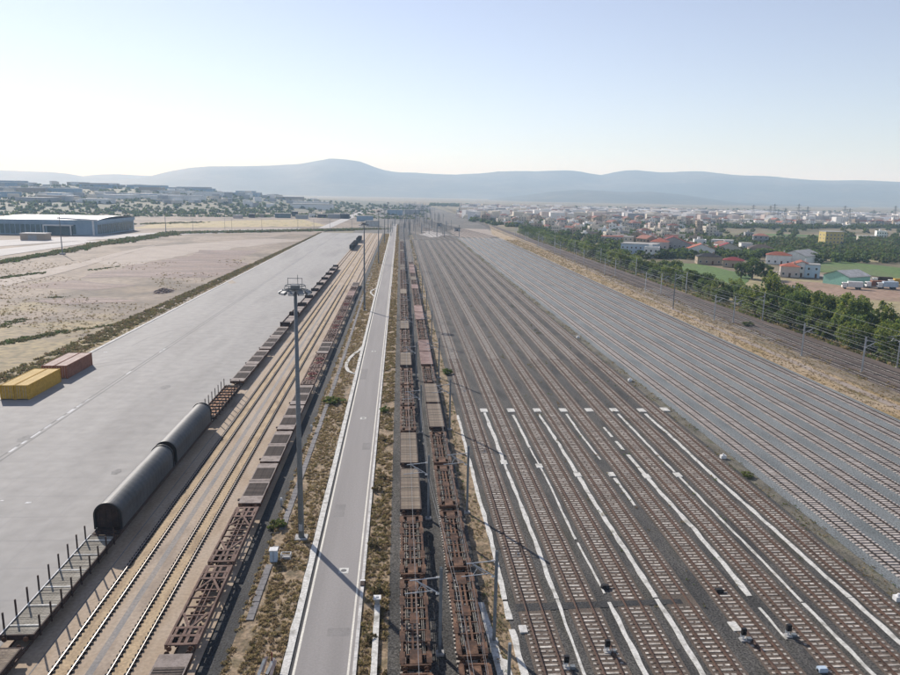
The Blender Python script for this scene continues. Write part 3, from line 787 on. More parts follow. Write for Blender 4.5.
def wagon_plank(L_=12.4, mt='plank'):
    root = empty('plank_wagon'); t = []; h = L_ / 2
    b = MB().box(-1.3, -1.18, -h, h, .8, 1.22).box(1.18, 1.3, -h, h, .8, 1.22).box(-1.18, 1.18, -h, -h + .12, .8, 1.22).box(-1.18, 1.18, h - .12, h, .8, 1.22)
    b.box(-.2, .2, -h + .12, h - .12, .7, 1.1)
    part(t, 'frame', b, M['rust_dark'], root)
    n = int((L_ - .3) / .42); me = MB().box(-1.17, 1.17, 0, .4, 1.12, 1.2).mesh('plank', M[mt])
    for k in range(n):
        o = inst('plank', me, root, (random.uniform(-.01, .01), -h + .14 + k * (L_ - .28) / n, random.uniform(-.012, .015))); t.append((o, []))
    for k in range(3):
        part(t, 'deck_strap', MB().box(-1.18, 1.18, -h * .5 + k * h * .5 - .04, -h * .5 + k * h * .5 + .04, 1.2, 1.235), M['plank_grey'], root)
    for e in (-1, 1):
        part(t, 'end_step', MB().box(-1.2, 1.2, e * (h + .25) - .25, e * (h + .25) + .25, .75, .9), M['rust_dark'], root)
    bogie_parts(t, root, -h + 1.9); bogie_parts(t, root, h - 1.9); buffers(t, root, L_)
    return root, t

def wagon_flat(L_=13.4, mt='deckplate', pads=True, gray=False):
    root = empty('flat_wagon'); t = []; h = L_ / 2
    b = MB().box(-1.34, -1.2, -h, h, .72, 1.16).box(1.2, 1.34, -h, h, .72, 1.16).box(-1.2, 1.2, -h, -h + .2, .72, 1.16).box(-1.2, 1.2, h - .2, h, .72, 1.16)
    part(t, 'frame', b, M['rust'], root)
    part(t, 'deck', MB().box(-1.33, 1.33, -h + .01, h - .01, 1.16, 1.2), M[mt], root)
    if pads:
        for (a, c) in ((-h * .66, -h * .06), (h * .16, h * .74)):
            b = MB().box(-1.2, 1.2, a, c, 1.2, 1.22)
            pd = b.build('ribbed_pad', M['pad'], root); sub = []
            n = int((c - a) / .33)
            me = MB().box(-1.18, 1.18, 0, .17, 1.22, 1.26).mesh('rib', M['pad'])
            for k in range(n):
                o = inst('rib', me, pd, (0, a + .08 + k * (c - a - .1) / n, 0)); sub.append((o, []))
            t.append((pd, sub))
        part(t, 'hinge_plate', MB().box(-1.42, 1.3, .25, .55, 1.2, 1.24), M['deckplate'], root)
        for s_ in (-1,):
            part(t, 'side_bracket', MB().box(-1.62, -1.36, -.3 - h * .8, .05 - h * .8, 1.0, 1.2), M['rust_dark'], root)
    else:
        for k in range(5):
            part(t, 'deck_seam', MB().box(-1.32, 1.32, -h + (k + .5) * L_ / 5 - .03, -h + (k + .5) * L_ / 5 + .03, 1.2, 1.212), M['oxide'], root)
    bogie_parts(t, root, -h + 2.0); bogie_parts(t, root, h - 2.0); buffers(t, root, L_)
    return root, t

def wagon_stake(L_=18.4, orange=False):
    root = empty('stake_wagon'); t = []; h = L_ / 2
    b = MB().box(-1.42, -1.3, -h, h, .72, 1.24).box(1.3, 1.42, -h, h, .72, 1.24).box(-1.3, 1.3, -h, -h + .15, .72, 1.2).box(-1.3, 1.3, h - .15, h, .72, 1.2)
    b.box(-.22, .22, -h + .15, h - .15, .7, 1.0)
    part(t, 'frame', b, M['rust_dark'], root)
    part(t, 'side_rail', MB().box(-1.40, -1.31, -h + .01, h - .01, 1.24, 1.29), M['white'] if not orange else M['rust'], root)
    if orange:
        part(t, 'floor', MB().box(-1.29, 1.29, -h + .2, h - .2, 1.0, 1.04), M['orangefloor'], root)
        for k in range(11):
            part(t, 'cross_member', MB().box(-1.3, 1.3, -h + .9 + k * (L_ - 1.8) / 10 - .09, -h + .9 + k * (L_ - 1.8) / 10 + .09, 1.05, 1.22), M['rust_dark'], root)
        for x in (-.75, 0, .75): part(t, 'floor_beam', MB().box(x - .05, x + .05, -h + .2, h - .2, 1.05, 1.12), M['rust_dark'], root)
    else:
        n = 56; me = MB().box(-1.29, 1.29, 0, .29, 1.1, 1.18).mesh('plank', M['plank_grey'])
        for k in range(n):
            o = inst('plank', me, root, (random.uniform(-.02, .02), -h + .2 + k * (L_ - .45) / n, random.uniform(-.03, .02))); t.append((o, []))
        for k in range(6):
            yy = -h + 1.4 + k * (L_ - 2.6) / 5
            part(t, 'bolster', MB().box(-1.28, 1.28, yy - .09, yy + .09, 1.19, 1.24), M['whiteslab'], root)
    n = 9
    st = MB().box(-.055, .055, -.07, .07, .8, 2.75).mesh('stake', M['rust_dark'])
    for s_ in (-1, 1):
        for k in range(n):
            o = inst('stake', st, root, (s_ * 1.48, -h + .9 + k * (L_ - 1.8) / (n - 1), -.25 if s_ > 0 else 0)); t.append((o, []))
    bogie_parts(t, root, -h + 2.2); bogie_parts(t, root, h - 2.2); buffers(t, root, L_)
    return root, t

def wagon_hood(L_=18.6):
    root = empty('hooded_wagon'); t = []; h = L_ / 2
    b = MB().box(-1.4, 1.4, -h, h, .8, 1.15); part(t, 'frame', b, M['rust_dark'], root)
    def section(r_, zt):
        pts = [(-r_, 1.2)]
        zc = zt - r_
        for k in range(19):
            a = math.pi - math.pi * k / 18; pts.append((math.cos(a) * r_, zc + math.sin(a) * r_ * 1.0))
        pts.append((r_, 1.2)); return pts
    for nm, ya, yb, rr, zt in (('hood_shell', -h + .25, h * .33, 1.46, 4.25), ('hood_shell', h * .33 - .2, h - .25, 1.42, 4.2)):
        b = MB(); segs = int((yb - ya) / .55)
        pr_o = section(rr, zt); pr_i = section(rr - .07, zt - .07); n = len(pr_o)
        rings = []
        for k in range(segs + 1):
            yy = ya + (yb - ya) * k / segs; g = .007 if k % 2 else -.004
            rings.append((yy, g))
        for (yy, g) in rings:
            for (x, z) in pr_o:
                b.v.append((x * (1 + g), yy, 1.2 + (z - 1.2) * (1 + g * .6)))
        for k in range(segs):
            for j in range(n - 1):
                b.f.append((k * n + j, (k + 1) * n + j, (k + 1) * n + j + 1, k * n + j + 1)); b.mi.append(0)
        base_i = len(b.v)
        for yy in (ya, yb):
            for (x, z) in pr_i: b.v.append((x, yy, z))
        for j in range(n - 1):
            b.f.append((base_i + j, base_i + j + 1, base_i + n + j + 1, base_i + n + j)); b.mi.append(1)
        for (o0, i0) in ((0, base_i), (segs * n, base_i + n)):
            for j in range(n - 1):
                b.f.append((o0 + j, o0 + j + 1, i0 + j + 1, i0 + j)); b.mi.append(1)
        part(t, nm, b, [M['hood'], M['dark']], root)
    for e in (-1, 1):
        pr_o = section(1.4, 4.17); b = MB()
        yy = e * (h - .6)
        b.face([(x, yy, z) for x, z in pr_o]); b.face([(x, yy + .05, z) for x, z in reversed(pr_o)])
        for k in range(4): b.box(-1.1 + k * .65, -1.0 + k * .65, yy - .1 if e < 0 else yy + .05, yy if e < 0 else yy + .15, 1.25, 3.4)
        part(t, 'end_wall', b, M['rust_dark'], root)
        pr_a, pr_b = section(1.53, 4.33), section(1.36, 4.14); b = MB(); n = len(pr_a)
        for yy in (e * (h - .35), e * (h - .15)):
            for pr in (pr_a, pr_b):
                for (x, z) in pr: b.v.append((x, yy, z))
        for j in range(n - 1):
            for (p, q) in ((0, n), (n, 3 * n), (3 * n, 2 * n), (2 * n, 0)):
                b.f.append((p + j, p + j + 1, q + j + 1, q + j)); b.mi.append(0)
        part(t, 'end_arch', b, M['black'], root)
        part(t, 'end_platform', MB().box(-1.45, 1.45, e * (h + .25) - .45, e * (h + .25) + .45, .95, 1.08), M['rust_dark'], root)
    bogie_parts(t, root, -h + 2.2); bogie_parts(t, root, h - 2.2); buffers(t, root, L_)
    return root, t

def wagon_gondola(L_=17):
    root = empty('gondola_wagon'); t = []; h = L_ / 2
    part(t, 'frame', MB().box(-1.4, 1.4, -h, h, .8, 1.15), M['rust_dark'], root)
    for e in (-1, 1):
        part(t, 'end_wall', MB().box(-1.4, 1.4, e * (h - .08) - .06, e * (h - .08) + .06, 1.15, 2.1), M['rust_dark'], root)
    for s_ in (-1, 1):
        part(t, 'side_wall', MB().box(s_ * 1.36 - .04, s_ * 1.36 + .04, -h + .16, h - .16, 1.15, 1.5), M['rust'], root)
    for (a, c) in ((-.86, -.3), (-.2, .32), (.42, .86)):
        part(t, 'deck_panel', MB().box(-1.28, 1.28, a * h, c * h, 1.15, 1.22), M['deckplate'], root)
    bogie_parts(t, root, -h + 2.2); bogie_parts(t, root, h - 2.2); buffers(t, root, L_)
    return root, t

PROTO = {}
def joined(tree, name):
    """one mesh of a whole wagon, for copies too far away to show parts"""
    vs_, fs, mis, mats = [], [], [], []
    def rec(tr, off):
        for o, sub in tr:
            me = o.data; n = len(vs_); ox = off + o.location
            for v in me.vertices: vs_.append(tuple(v.co + ox))
            loc = []
            for mt in me.materials:
                if mt not in mats: mats.append(mt)
                loc.append(mats.index(mt))
            for p in me.polygons:
                fs.append(tuple(n + k for k in p.vertices)); mis.append(loc[p.material_index])
            rec(sub, ox)
    rec(tree, Vector((0, 0, 0)))
    me = bpy.data.meshes.new(name); me.from_pydata(vs_, [], fs)
    for mt in mats: me.materials.append(mt)
    me.polygons.foreach_set('material_index', mis); me.update()
    return me

KIND = {
    'skel': (lambda L_: wagon_skel(L_), 'skeletal_wagon', 'bare skeletal wagon'),
    'lat': (lambda L_: wagon_lattice(L_), 'lattice_wagon', 'reddish lattice framed wagon'),
    'ring': (lambda L_: wagon_lattice(L_, True), 'ring_frame_wagon', 'open wagon with red rings'),
    'plank': (lambda L_: wagon_plank(L_), 'plank_wagon', 'brown plank deck wagon'),
    'pad': (lambda L_: wagon_flat(L_), 'flat_wagon', 'grey flat wagon with dark pads'),
    'pink': (lambda L_: wagon_flat(L_, 'pinkdeck', False), 'flat_wagon', 'faded pinkish flat wagon'),
    'stake': (lambda L_: wagon_stake(L_), 'stake_wagon', 'grey timber stake wagon'),
    'ostake': (lambda L_: wagon_stake(L_, True), 'stake_wagon', 'orange floored stake wagon'),
    'hood': (lambda L_: wagon_hood(L_), 'hooded_wagon', 'dark round hooded wagon'),
    'gon': (lambda L_: wagon_gondola(L_), 'gondola_wagon', 'low dark gondola wagon'),
}
FARMESH = {}
def place_wagon(kind, X, ya, yb, label, group, far=False):
    L_ = yb - ya - .75
    fn, nm, desc = KIND[kind]
    key = (kind, round(L_))
    if key not in PROTO:
        r_, t_ = fn(round(L_)); PROTO[key] = [r_, t_, False]
    pr = PROTO[key]
    loc = (X, (ya + yb) / 2, .12)
    if far:
        if key not in FARMESH: FARMESH[key] = joined(pr[1], nm)
        o = inst(nm, FARMESH[key], None, loc)
    elif not pr[2]:
        o = pr[0]; o.location = loc; pr[2] = True
    else:
        o = copy_tree(pr[0], pr[1], loc)
    tag(o, label, nm.replace('_', ' '), group)
    return o

def train(X, seq, where, group, far_y=205):
    n = 0; nonfar = []
    for (kind, ya, yb) in seq:
        nm, desc = KIND[kind][1], KIND[kind][2]
        if yb > 51:
            pos = ORD[n] if n < len(ORD) else None; n += 1
        else: pos = None
        if ya > 330 and n > 12:
            lab = f'small distant {desc} at the far end of {where}'; g = group + ', far end'
        elif pos: lab = f'{desc}, {pos} from camera in {where}'; g = group
        else: lab = f'{desc} nearest the bottom edge in {where}'; g = group
        place_wagon(kind, X, ya, yb, lab, g, far=ya > far_y)

def run(kinds, y0, L_):
    out = []; y = y0
    for k in kinds: out.append((k, y, y + L_)); y += L_
    return out
# order matters: near copies must come first so that prototypes end up placed
T1 = [('plank', 41.5, 55), ('stake', 56, 75), ('hood', 75.6, 94.9), ('hood', 95.5, 114.8), ('ostake', 116, 137), ('pad', 139.5, 154), ('pad', 154, 168.5), ('pad', 169.5, 184), ('pad', 184, 198.5)]
T1 += [('gon', 200 + 18.2 * k, 218.2 + 18.2 * k) for k in range(9)]
train(-32.1, T1, 'the train along the apron', 'wagons of the train along the apron')
T2 = [('pad', 39.8, 54), ('lat', 54.3, 68), ('lat', 68, 81.7), ('pad', 82, 95.7), ('pad', 95.7, 109.4), ('pad', 109.6, 123.3), ('pad', 123.3, 137), ('ring', 137.2, 150.9), ('ring', 150.9, 164.6),
      ('pad', 165, 178.4), ('lat', 179, 192.7), ('ring', 192.7, 206.4)] + run(['ring', 'lat', 'ring', 'lat', 'pink', 'lat', 'pad'], 206.8, 13.4)
train(-18.05, T2, 'the train left of the verge', 'wagons of the train left of the verge')
T3 = run(['skel', 'skel', 'skel'], 36.6, 14.1) + [('plank', 79.8, 93.2), ('plank', 94.6, 108.6), ('skel', 108.8, 122.9), ('skel', 122.9, 137), ('skel', 137, 151.1), ('plank', 152.9, 166.9), ('skel', 167, 181.1), ('skel', 181.1, 195.2), ('plank', 196, 210)]
T3 += run(['skel'] * 4 + ['plank'] + ['skel'] * 5 + ['plank'] * 2 + ['skel'] * 6 + ['plank'] + ['skel'] * 6, 210.4, 14.1)
train(1.45, T3, 'the left rusty train', 'wagons of the left rusty train')
T4 = run(['skel'] * 5, 38, 14.1)[:0] + [('skel', 37.6, 51.7), ('skel', 51.7, 65.8), ('skel', 66, 80.1), ('skel', 80.6, 94.7), ('skel', 94.9, 109), ('plank', 110.6, 124), ('plank', 124.6, 138), ('skel', 138.6, 152.7), ('pink', 154, 167.6), ('pink', 167.8, 181.4), ('skel', 182, 196.1), ('skel', 196.4, 210.5)]
T4 += run(['pink', 'pink', 'skel', 'skel', 'skel', 'pink', 'skel', 'plank', 'skel', 'pink', 'pink', 'pink', 'skel'], 211, 14.1)
train(6.15, T4, 'the right rusty train', 'wagons of the right rusty train')
# dark covered wagons standing alone far down the apron track
b = MB().box(-1.4, 1.4, -8.2, 8.2, .9, 1.15, 0)
b.box(-1.35, 1.35, -7.9, 7.9, 1.15, 3.3, 1)
for k in range(9): b.box(-1.42, 1.42, -7.7 + k * 1.9, -7.6 + k * 1.9, 1.2, 3.4, 0)
for x, y in ((-.8, -6.5), (.8, -6.5), (-.8, 6.5), (.8, 6.5), (-.8, -4.6), (.8, -4.6), (-.8, 4.6), (.8, 4.6)): b.tube((x - .1, y, .46), (x + .1, y, .46), .46, n=10)
cov = b.mesh('covered_wagon', [M['rust_dark'], M['dark']])
for k in (0, 1, 2, 4, 5):
    o = inst('covered_wagon', cov, None, (-32.1, 490 + k * 18.5, .12))
    tag(o, f'dark covered wagon standing far down the apron track, {ORD[k]} from the camera', 'covered wagon', 'dark covered wagons far down the apron')

# ------------------------------------------------------------------ containers
def container(x, y, L_, w, h, side_m, top_m, label):
    o = empty('shipping_container', (x, y, .03)); tag(o, label, 'shipping container', 'containers on the apron edge')
    b = MB(); hw, hl = w / 2 - .05, L_ / 2 - .05
    for s_ in (-1, 1):     # corrugated sides
        n = int(L_ / .28); pts = []
        for k in range(n + 1):
            off = .045 if (k // 1) % 2 else 0
            pts.append((s_ * (hw - off), -hl + 2 * hl * k / n))
        for k in range(n):
            (xa, ya), (xb, yb) = pts[k], pts[k + 1]
            b.face([(xa, ya, .15), (xb, yb, .15), (xb, yb, h - .1), (xa, ya, h - .1)])
    b.face([(-hw, hl, .15), (hw, hl, .15), (hw, hl, h - .1), (-hw, hl, h - .1)])
    b.build('side_panel', side_m, o)
    n = int(L_ / .4); b = MB()
    for k in range(n):
        ya, yb = -hl + 2 * hl * k / n, -hl + 2 * hl * (k + 1) / n
        za, zb = h - .06 - (.03 if k % 2 else 0), h - .06 - (0 if k % 2 else .03)
        b.face([(-hw, ya, za), (hw, ya, za), (hw, yb, zb), (-hw, yb, zb)])
    b.build('roof', top_m, o)
    b = MB()
    for sx in (-1, 1):
        for sy in (-1, 1):
            b.box(sx * (w / 2 - .08) - .08, sx * (w / 2 - .08) + .08, sy * (L_ / 2 - .08) - .08, sy * (L_ / 2 - .08) + .08, 0, h)
        b.box(sx * (w / 2 - .05) - .05, sx * (w / 2 - .05) + .05, -L_ / 2 + .16, L_ / 2 - .16, h - .12, h - .01)
        b.box(sx * (w / 2 - .06) - .05, sx * (w / 2 - .06) + .05, -L_ / 2 + .16, L_ / 2 - .16, 0, .15)
    for sy in (-1, 1):
        b.box(-w / 2 + .16, w / 2 - .16, sy * (L_ / 2 - .06) - .05, sy * (L_ / 2 - .06) + .05, h - .12, h - .01)
    b.build('frame', side_m, o)
    for s_ in (-1, 1):
        d = MB().box(min(0, s_ * (w / 2 - .17)) + .01, max(0, s_ * (w / 2 - .17)) - .01, -L_ / 2 + .05, -L_ / 2 + .1, .15, h - .13).build('door', side_m, o)
        for xx in (.3, .75):
            MB().tube((s_ * xx, -L_ / 2 + .02, .2), (s_ * xx, -L_ / 2 + .02, h - .2), .025, n=6).build('lock_bar', M['galv'], d)
container(-68.9, 137.6, 12.8, 2.44, 2.75, M['yellowbox'], M['yellowtop'], 'yellow container at the apron edge, nearer the middle of the concrete')
container(-71.45, 137.6, 12.8, 2.44, 2.75, M['yellowbox'], M['yellowtop'], 'yellow container at the apron edge, cut off by the left picture edge')
container(-68.7, 152.4, 12.2, 2.44, 2.75, M['redbox'], M['redtop'], 'rust red container with faded roof behind the yellow ones, apron side')
container(-71.25, 152.4, 12.2, 2.44, 2.75, M['redbox'], M['redtop'], 'rust red container with faded roof behind the yellow ones, field side')

# ------------------------------------------------------------------ high lamp masts
def lamp_mast(loc, h, label, near=True):
    o = empty('lamp_mast', loc); tag(o, label, 'lamp mast', 'high lamp masts beside the road')
    MB().box(-.7, .7, -.7, .7, -.3, .12).build('footing', M['concretepost'], o)
    MB().tube((0, 0, .12), (0, 0, h), .34, .17, n=14).build('pole', M['steelgrey'], o, smooth=True)
    b = MB()
    b.ring((0, 0, h - .35), 1.25, .1, .12, n=16).ring((0, 0, h + .15), 1.1, .07, .08, n=16)
    for k in range(6):
        a = math.pi * k / 3; b.bar((0, 0, h - .3), (1.2 * math.cos(a), 1.2 * math.sin(a), h - .3), .08, .08)
        b.bar((1.15 * math.cos(a), 1.15 * math.sin(a), h - .3), (1.05 * math.cos(a), 1.05 * math.sin(a), h + .2), .05, .05)
    b.box(-.45, .45, -.35, .35, h - .2, h + .25)
    b.bar((-.8, .3, h + .25), (-.8, .3, h + .95), .05, .05).bar((.7, .3, h + .25), (.7, .3, h + .95), .05, .05).bar((-.8, .3, h + .9), (.7, .3, h + .9), .06, .06)
    b.tube((.25, .2, h + .2), (.25, .2, h + 1.3), .03, n=5)
    b.build('head_frame', M['steelgrey'], o)
    for k in range(10):
        a = 2 * math.pi * (k + .3) / 10
        c, s_ = math.cos(a), math.sin(a)
        lb = MB(); bx = MB().box(-.3, .3, -.1, .32, -.14, .14); 
        for (x, y, z) in bx.v:
            y2, z2 = y * .88 + z * .47, -y * .47 + z * .88
            lb.v.append((x * -s_ + (1.4 + y2) * c, x * c + (1.4 + y2) * s_, h - .45 + z2))
        lb.f = bx.f; lb.mi = bx.mi
        f_ = lb.build('floodlight', M['steelgrey'], o)
        g = MB(); gx = MB().box(-.26, .26, .33, .36, -.11, .11)
        for (x, y, z) in gx.v:
            y2, z2 = y * .88 + z * .47, -y * .47 + z * .88
            g.v.append((x * -s_ + (1.4 + y2) * c, x * c + (1.4 + y2) * s_, h - .45 + z2))
        g.f = gx.f; g.mi = gx.mi; g.build('lens', M['lamp_glass'], f_)
    MB().box(-.2, .2, -.4, -.33, 1.0, 1.8).build('access_door', M['galv'], o)
lamp_mast((-11.0, 76, -.1), 28.6, 'tall grey lamp mast with ring of floodlights, nearest the camera')
for k, y in enumerate((236, 396, 556, 716)):
    lamp_mast((-11.6, y, -.1), 28.6, f'distant tall lamp mast beside the road, {ORD[k]} behind the nearest one')
for (px, py, hh, l) in ((62.5, 254, 24, 'slim tall lamp pole in front of the big blue-grey building'), (166, 233, 24, 'slim tall lamp pole right of the big blue-grey building')):
    x, y = at(px, py)
    o = empty('lamp_pole', (x, y, -.3)); tag(o, l, 'lamp pole')
    MB().box(-1.4, 1.4, -1, 1, 0, .9).build('footing', M['concretepost'], o)
    MB().tube((0, 0, .9), (0, 0, hh), .32, .18, n=8).build('pole', M['steelgrey'], o)
    MB().box(-1.1, 1.1, -.4, .4, hh, hh + .5).build('lamp_head', M['steelgrey'], o)

# ------------------------------------------------------------------ catenary
def catenary(x, y, h, side_, label, group, far=False, reach=2.1, dark=True, z=0.0):
    mp = M['steelgrey'] if dark else M['galv']
    pole = MB()
    for s_ in (-1, 1): pole.box(-.13, .13, s_ * .12 - .012, s_ * .12 + .012, 0, h)
    pole.box(-.02, .02, -.108, .108, 0, h)
    if far: pole = MB().box(-.12, .12, -.12, .12, 0, h)
    s = side_
    arm = MB()
    arm.tube((s * .1, 0, h - .9), (s * (reach + .5), 0, h - 1.15), .045, n=6)
    arm.tube((s * .1, 0, h - 2.4), (s * reach, 0, h - 1.15), .05, n=6)
    arm.tube((s * .6, 0, h - 2.1), (s * (reach + .9), 0, h - 2.35), .04, n=6)
    arm.tube((s * reach * .75, 0, h - 1.45), (s * reach * .95, 0, h - 2.2), .03, n=6)
    arm.tube((s * reach, 0, h - 1.15), (s * reach * .45, 0, h - 2.15), .035, n=6)
    if far:
        pole.add(arm, mi=1)
        o = pole.build('catenary_mast', [mp, M['galv']], None, (x, y, z)); tag(o, label, 'catenary mast', group); return o
    o = empty('catenary_mast', (x, y, z)); tag(o, label, 'catenary mast', group)
    MB().box(-.35, .35, -.35, .35, -.3, .1).build('footing', M['concretepost'], o)
    pole.build('post', mp, o)
    arm.build('cantilever', M['galv'], o)
    for zz in (h - .9, h - 2.4):
        MB().tube((s * .08, 0, zz), (s * .42, 0, zz), .085, n=8).build('insulator', M['white'], o)
    return o
CA = [54.4, 80.3, 112, 146, 182, 220, 262, 306, 352, 400, 450, 502, 556, 612]
for i, y in enumerate(CA):
    catenary(3.55, y, 8.0, -1, f'catenary mast between the two rusty trains, {ORD[i]} from the camera', 'catenary masts between the rusty trains', far=y > 180)
    catenary(8.4, y + 1.5, 8.6, -1, f'catenary mast at the left edge of the near yard, {ORD[i]} from the camera', 'catenary masts right of the rusty trains', far=y > 180)
def wire(pts, r, name, label, parent=None):
    b = MB()
    for a, c in zip(pts[:-1], pts[1:]): b.tube(a, c, r, n=4, caps=False)
    return b
for X, sup, lab in ((1.45, CA, 'left rusty train'), (6.2, [y + 1.5 for y in CA], 'right rusty train')):
    o = empty('overhead_wire'); tag(o, f'overhead contact line hanging above the {lab}', 'overhead wire')
    ys = [sup[0] - 30] + sup
    b = MB(); bm = MB(); bd = MB()
    for a, c in zip(ys[:-1], ys[1:]):
        b.tube((X, a, 5.55), (X, c, 5.55), .009, n=4, caps=False)
        pts = [(X, a + (c - a) * k / 8, 6.85 - .75 * 4 * (k / 8) * (1 - k / 8) * .9) for k in range(9)]
        for p, q in zip(pts[:-1], pts[1:]): bm.tube(p, q, .009, n=4, caps=False)
        for k in range(1, 8): bd.tube((X, pts[k][1], 5.55), pts[k], .008, n=4, caps=False)
    b.build('contact_wire', M['wire'], o); bm.build('messenger_wire', M['wire'], o); bd.build('dropper', M['wire'], o)['kind'] = 'stuff'
# feeder wires leading down across the trains, as in the photo
o = empty('overhead_wire'); tag(o, 'pair of thin feeder wires slanting between the two rusty trains', 'overhead wire')
for dx in (0, .25):
    wire([(3.2 + dx * .5, 112, 6.4), (3.4 + dx, 80.3, 5.4), (4.9 + dx, 56, 5.2), (5.3 + dx, 34, 5.2)], .013, '', '').build('feeder_wire', M['wire'], o)
# main line masts on the right
rowA = [92, 152.5, 217.3, 282, 346, 410, 474, 538, 602, 666]
rowB = [105, 169.5, 220.9, 287, 350, 414, 478, 542, 606, 670]
rowC = [157, 221.4, 285, 349, 413, 477, 541, 605]
for i, y in enumerate(rowA):
    catenary(105.9 + (0 if y < 300 else 2 * (y - 300) / 300), y, 8.2, 1, f'slim main line mast beside the dry strip, {ORD[i]} from the camera', 'masts in the middle of the main line', far=y > 230, dark=False, reach=2.4)
for i, y in enumerate(rowB):
    catenary(101.2 + (0 if y < 300 else 5 * (y - 300) / 300), y, 8.2, 1, f'slim mast standing in the dry grass left of the main line, {ORD[i]} from the camera', 'masts left of the main line', far=y > 230, dark=False, reach=2.4)
for i, y in enumerate(rowC):
    catenary(117.6, y, 8.6, -1, f'slim mast on the tree side of the main line, {ORD[i]} from the camera', 'masts on the tree side of the main line', far=y > 230, dark=False, reach=2.4)
x, y = at(673, 309)
o = catenary(x, y, 13, 1, 'taller thin mast in the dry grass left of the main line', None, far=False, dark=True); 
for (X, hh, ys, lab) in ((103.6, 7.2, rowB, 'near'), (108.4, 7.0, rowA, 'middle'), (115.3, 7.0, rowC, 'tree side')):
    o = empty('overhead_wire'); tag(o, f'overhead wires above the {lab} track of the main line', 'overhead wire')
    b = MB(); bm = MB()
    ys2 = [ys[0] - 60] + ys
    for a, c in zip(ys2[:-1], ys2[1:]):
        b.tube((X, a, 5.6), (X, c, 5.6), .02, n=4, caps=False)
        pts = [(X, a + (c - a) * k / 8, hh - 3.2 * (k / 8) * (1 - k / 8)) for k in range(9)]
        for p, q in zip(pts[:-1], pts[1:]): bm.tube(p, q, .022, n=4, caps=False)
    b.build('contact_wire', M['wire'], o); bm.build('messenger_wire', M['wire'], o)
for k, (ya, l) in enumerate(((8.2, 'upper'),)):
    o = wire([(118, 90 + 64 * j, 8.8 - (0 if j % 2 == 0 else .5)) for j in range(9)], .025, '', '').build('feeder_cable', M['wire'])
    tag(o, 'long feeder cable strung in front of the tree belt', 'cable')
# bundle of masts beyond the yard, towards the town
fm = MB().box(-.18, .18, -.18, .18, 0, 10.5); fm.bar((0, 0, 8), (-2.6, 0, 7.6), .1, .1).bar((0, 0, 6.6), (-2.4, 0, 7.5), .1, .1)
fme = fm.mesh('catenary_mast', [M['steelgrey']])
for i in range(240):
    y = 640 + 1700 * (random.random() ** 1.3); t = (y - 640) / 1500
    x = random.choice([-8, -1, 3.6, 8.4, 14, 20, 27, 33, 40, 47, 54]) + t * 30 * random.random()
    o = inst('catenary_mast', fme, None, (x, y, 0), random.choice((0, math.pi)))
    tag(o, 'one of many faint catenary masts crowding the tracks beyond the yard', 'catenary mast', 'far catenary masts beyond the yard')

# ------------------------------------------------------------------ small yard things
def dwarf_signal(px, py, label, white=False):
    x, y = at(px, py)
    o = empty('dwarf_signal', (x, y, 0)); tag(o, label, 'dwarf signal', 'dwarf signals in the near yard')
    MB().box(-.28, .28, -.28, .28, -.1, .1).build('footing', M['concretepost'], o)
    MB().tube((0, 0, .1), (0, 0, .55), .06, n=8).build('post', M['white'], o)
    MB().box(-.2, .2, -.14, .14, .55, 1.15).build('signal_box', M['black'], o)
    MB().box(-.22, .22, .141, .16, .2, .6).build('plate', M['white'], o)
    for z_ in (.72, .97):
        MB().tube((0, -.14, z_), (0, -.24, z_), .07, n=8).build('hood', M['black'], o)
    MB().box(.35, .75, -.2, .15, -.05, .22).build('junction_box', M['steelgrey'], o)
for px, py, l in ((566, 668, 'dwarf signal nearest the bottom edge at the left of the near yard'), (607, 652, 'dwarf signal beside the second white path from the left'),
                  (743, 640, 'dwarf signal at the square white slab in mid yard'), (788, 636, 'dwarf signal at the end of a white path in the right half of the yard')):
    dwarf_signal(px, py, l)
def track_box(px, py, label, m1):
    x, y = at(px, py)
    o = empty('track_motor', (x, y, 0)); tag(o, label, 'track equipment box')
    b = MB().box(-.38, .38, -.25, .25, 0, .3); b.box(-.33, .33, -.2, .2, .3, .36)
    b.build('housing', m1, o)
    MB().tube((.38, 0, .15), (.8, .05, .15), .04, n=6).build('rod', M['rust'], o)
    MB().box(-.45, -.38, -.1, .1, .05, .2).build('cable_gland', M['black'], o)
track_box(822, 671, 'blue-grey point machine box at the bottom edge right of the yard', M['wall_blue'])
track_box(605, 588, 'dark point machine box between the second and third white paths', M['dark'])
track_box(719, 592, 'dark box in the wide gravel gap in the middle of the yard', M['dark'])
def boulder_box(px, py, label):
    x, y = at(px, py)
    o = empty('concrete_block', (x, y, 0)); tag(o, label, 'concrete block')
    MB().box(-.4, .4, -.3, .3, -.1, .45).build('base', M['white'], o)
    MB().tube((0, 0, .45), (0, 0, .7), .22, .12, n=8).build('marker_cap', M['white'], o)
boulder_box(898, 600, 'white marker block cut off by the right picture edge')
boulder_box(723, 458, 'small white marker block in the weeds between the two yards, nearer one')
boulder_box(578, 338, 'small white marker block in the weeds between the two yards, middle one')
boulder_box(630, 381, 'small white marker block in the weeds between the two yards, between the others')
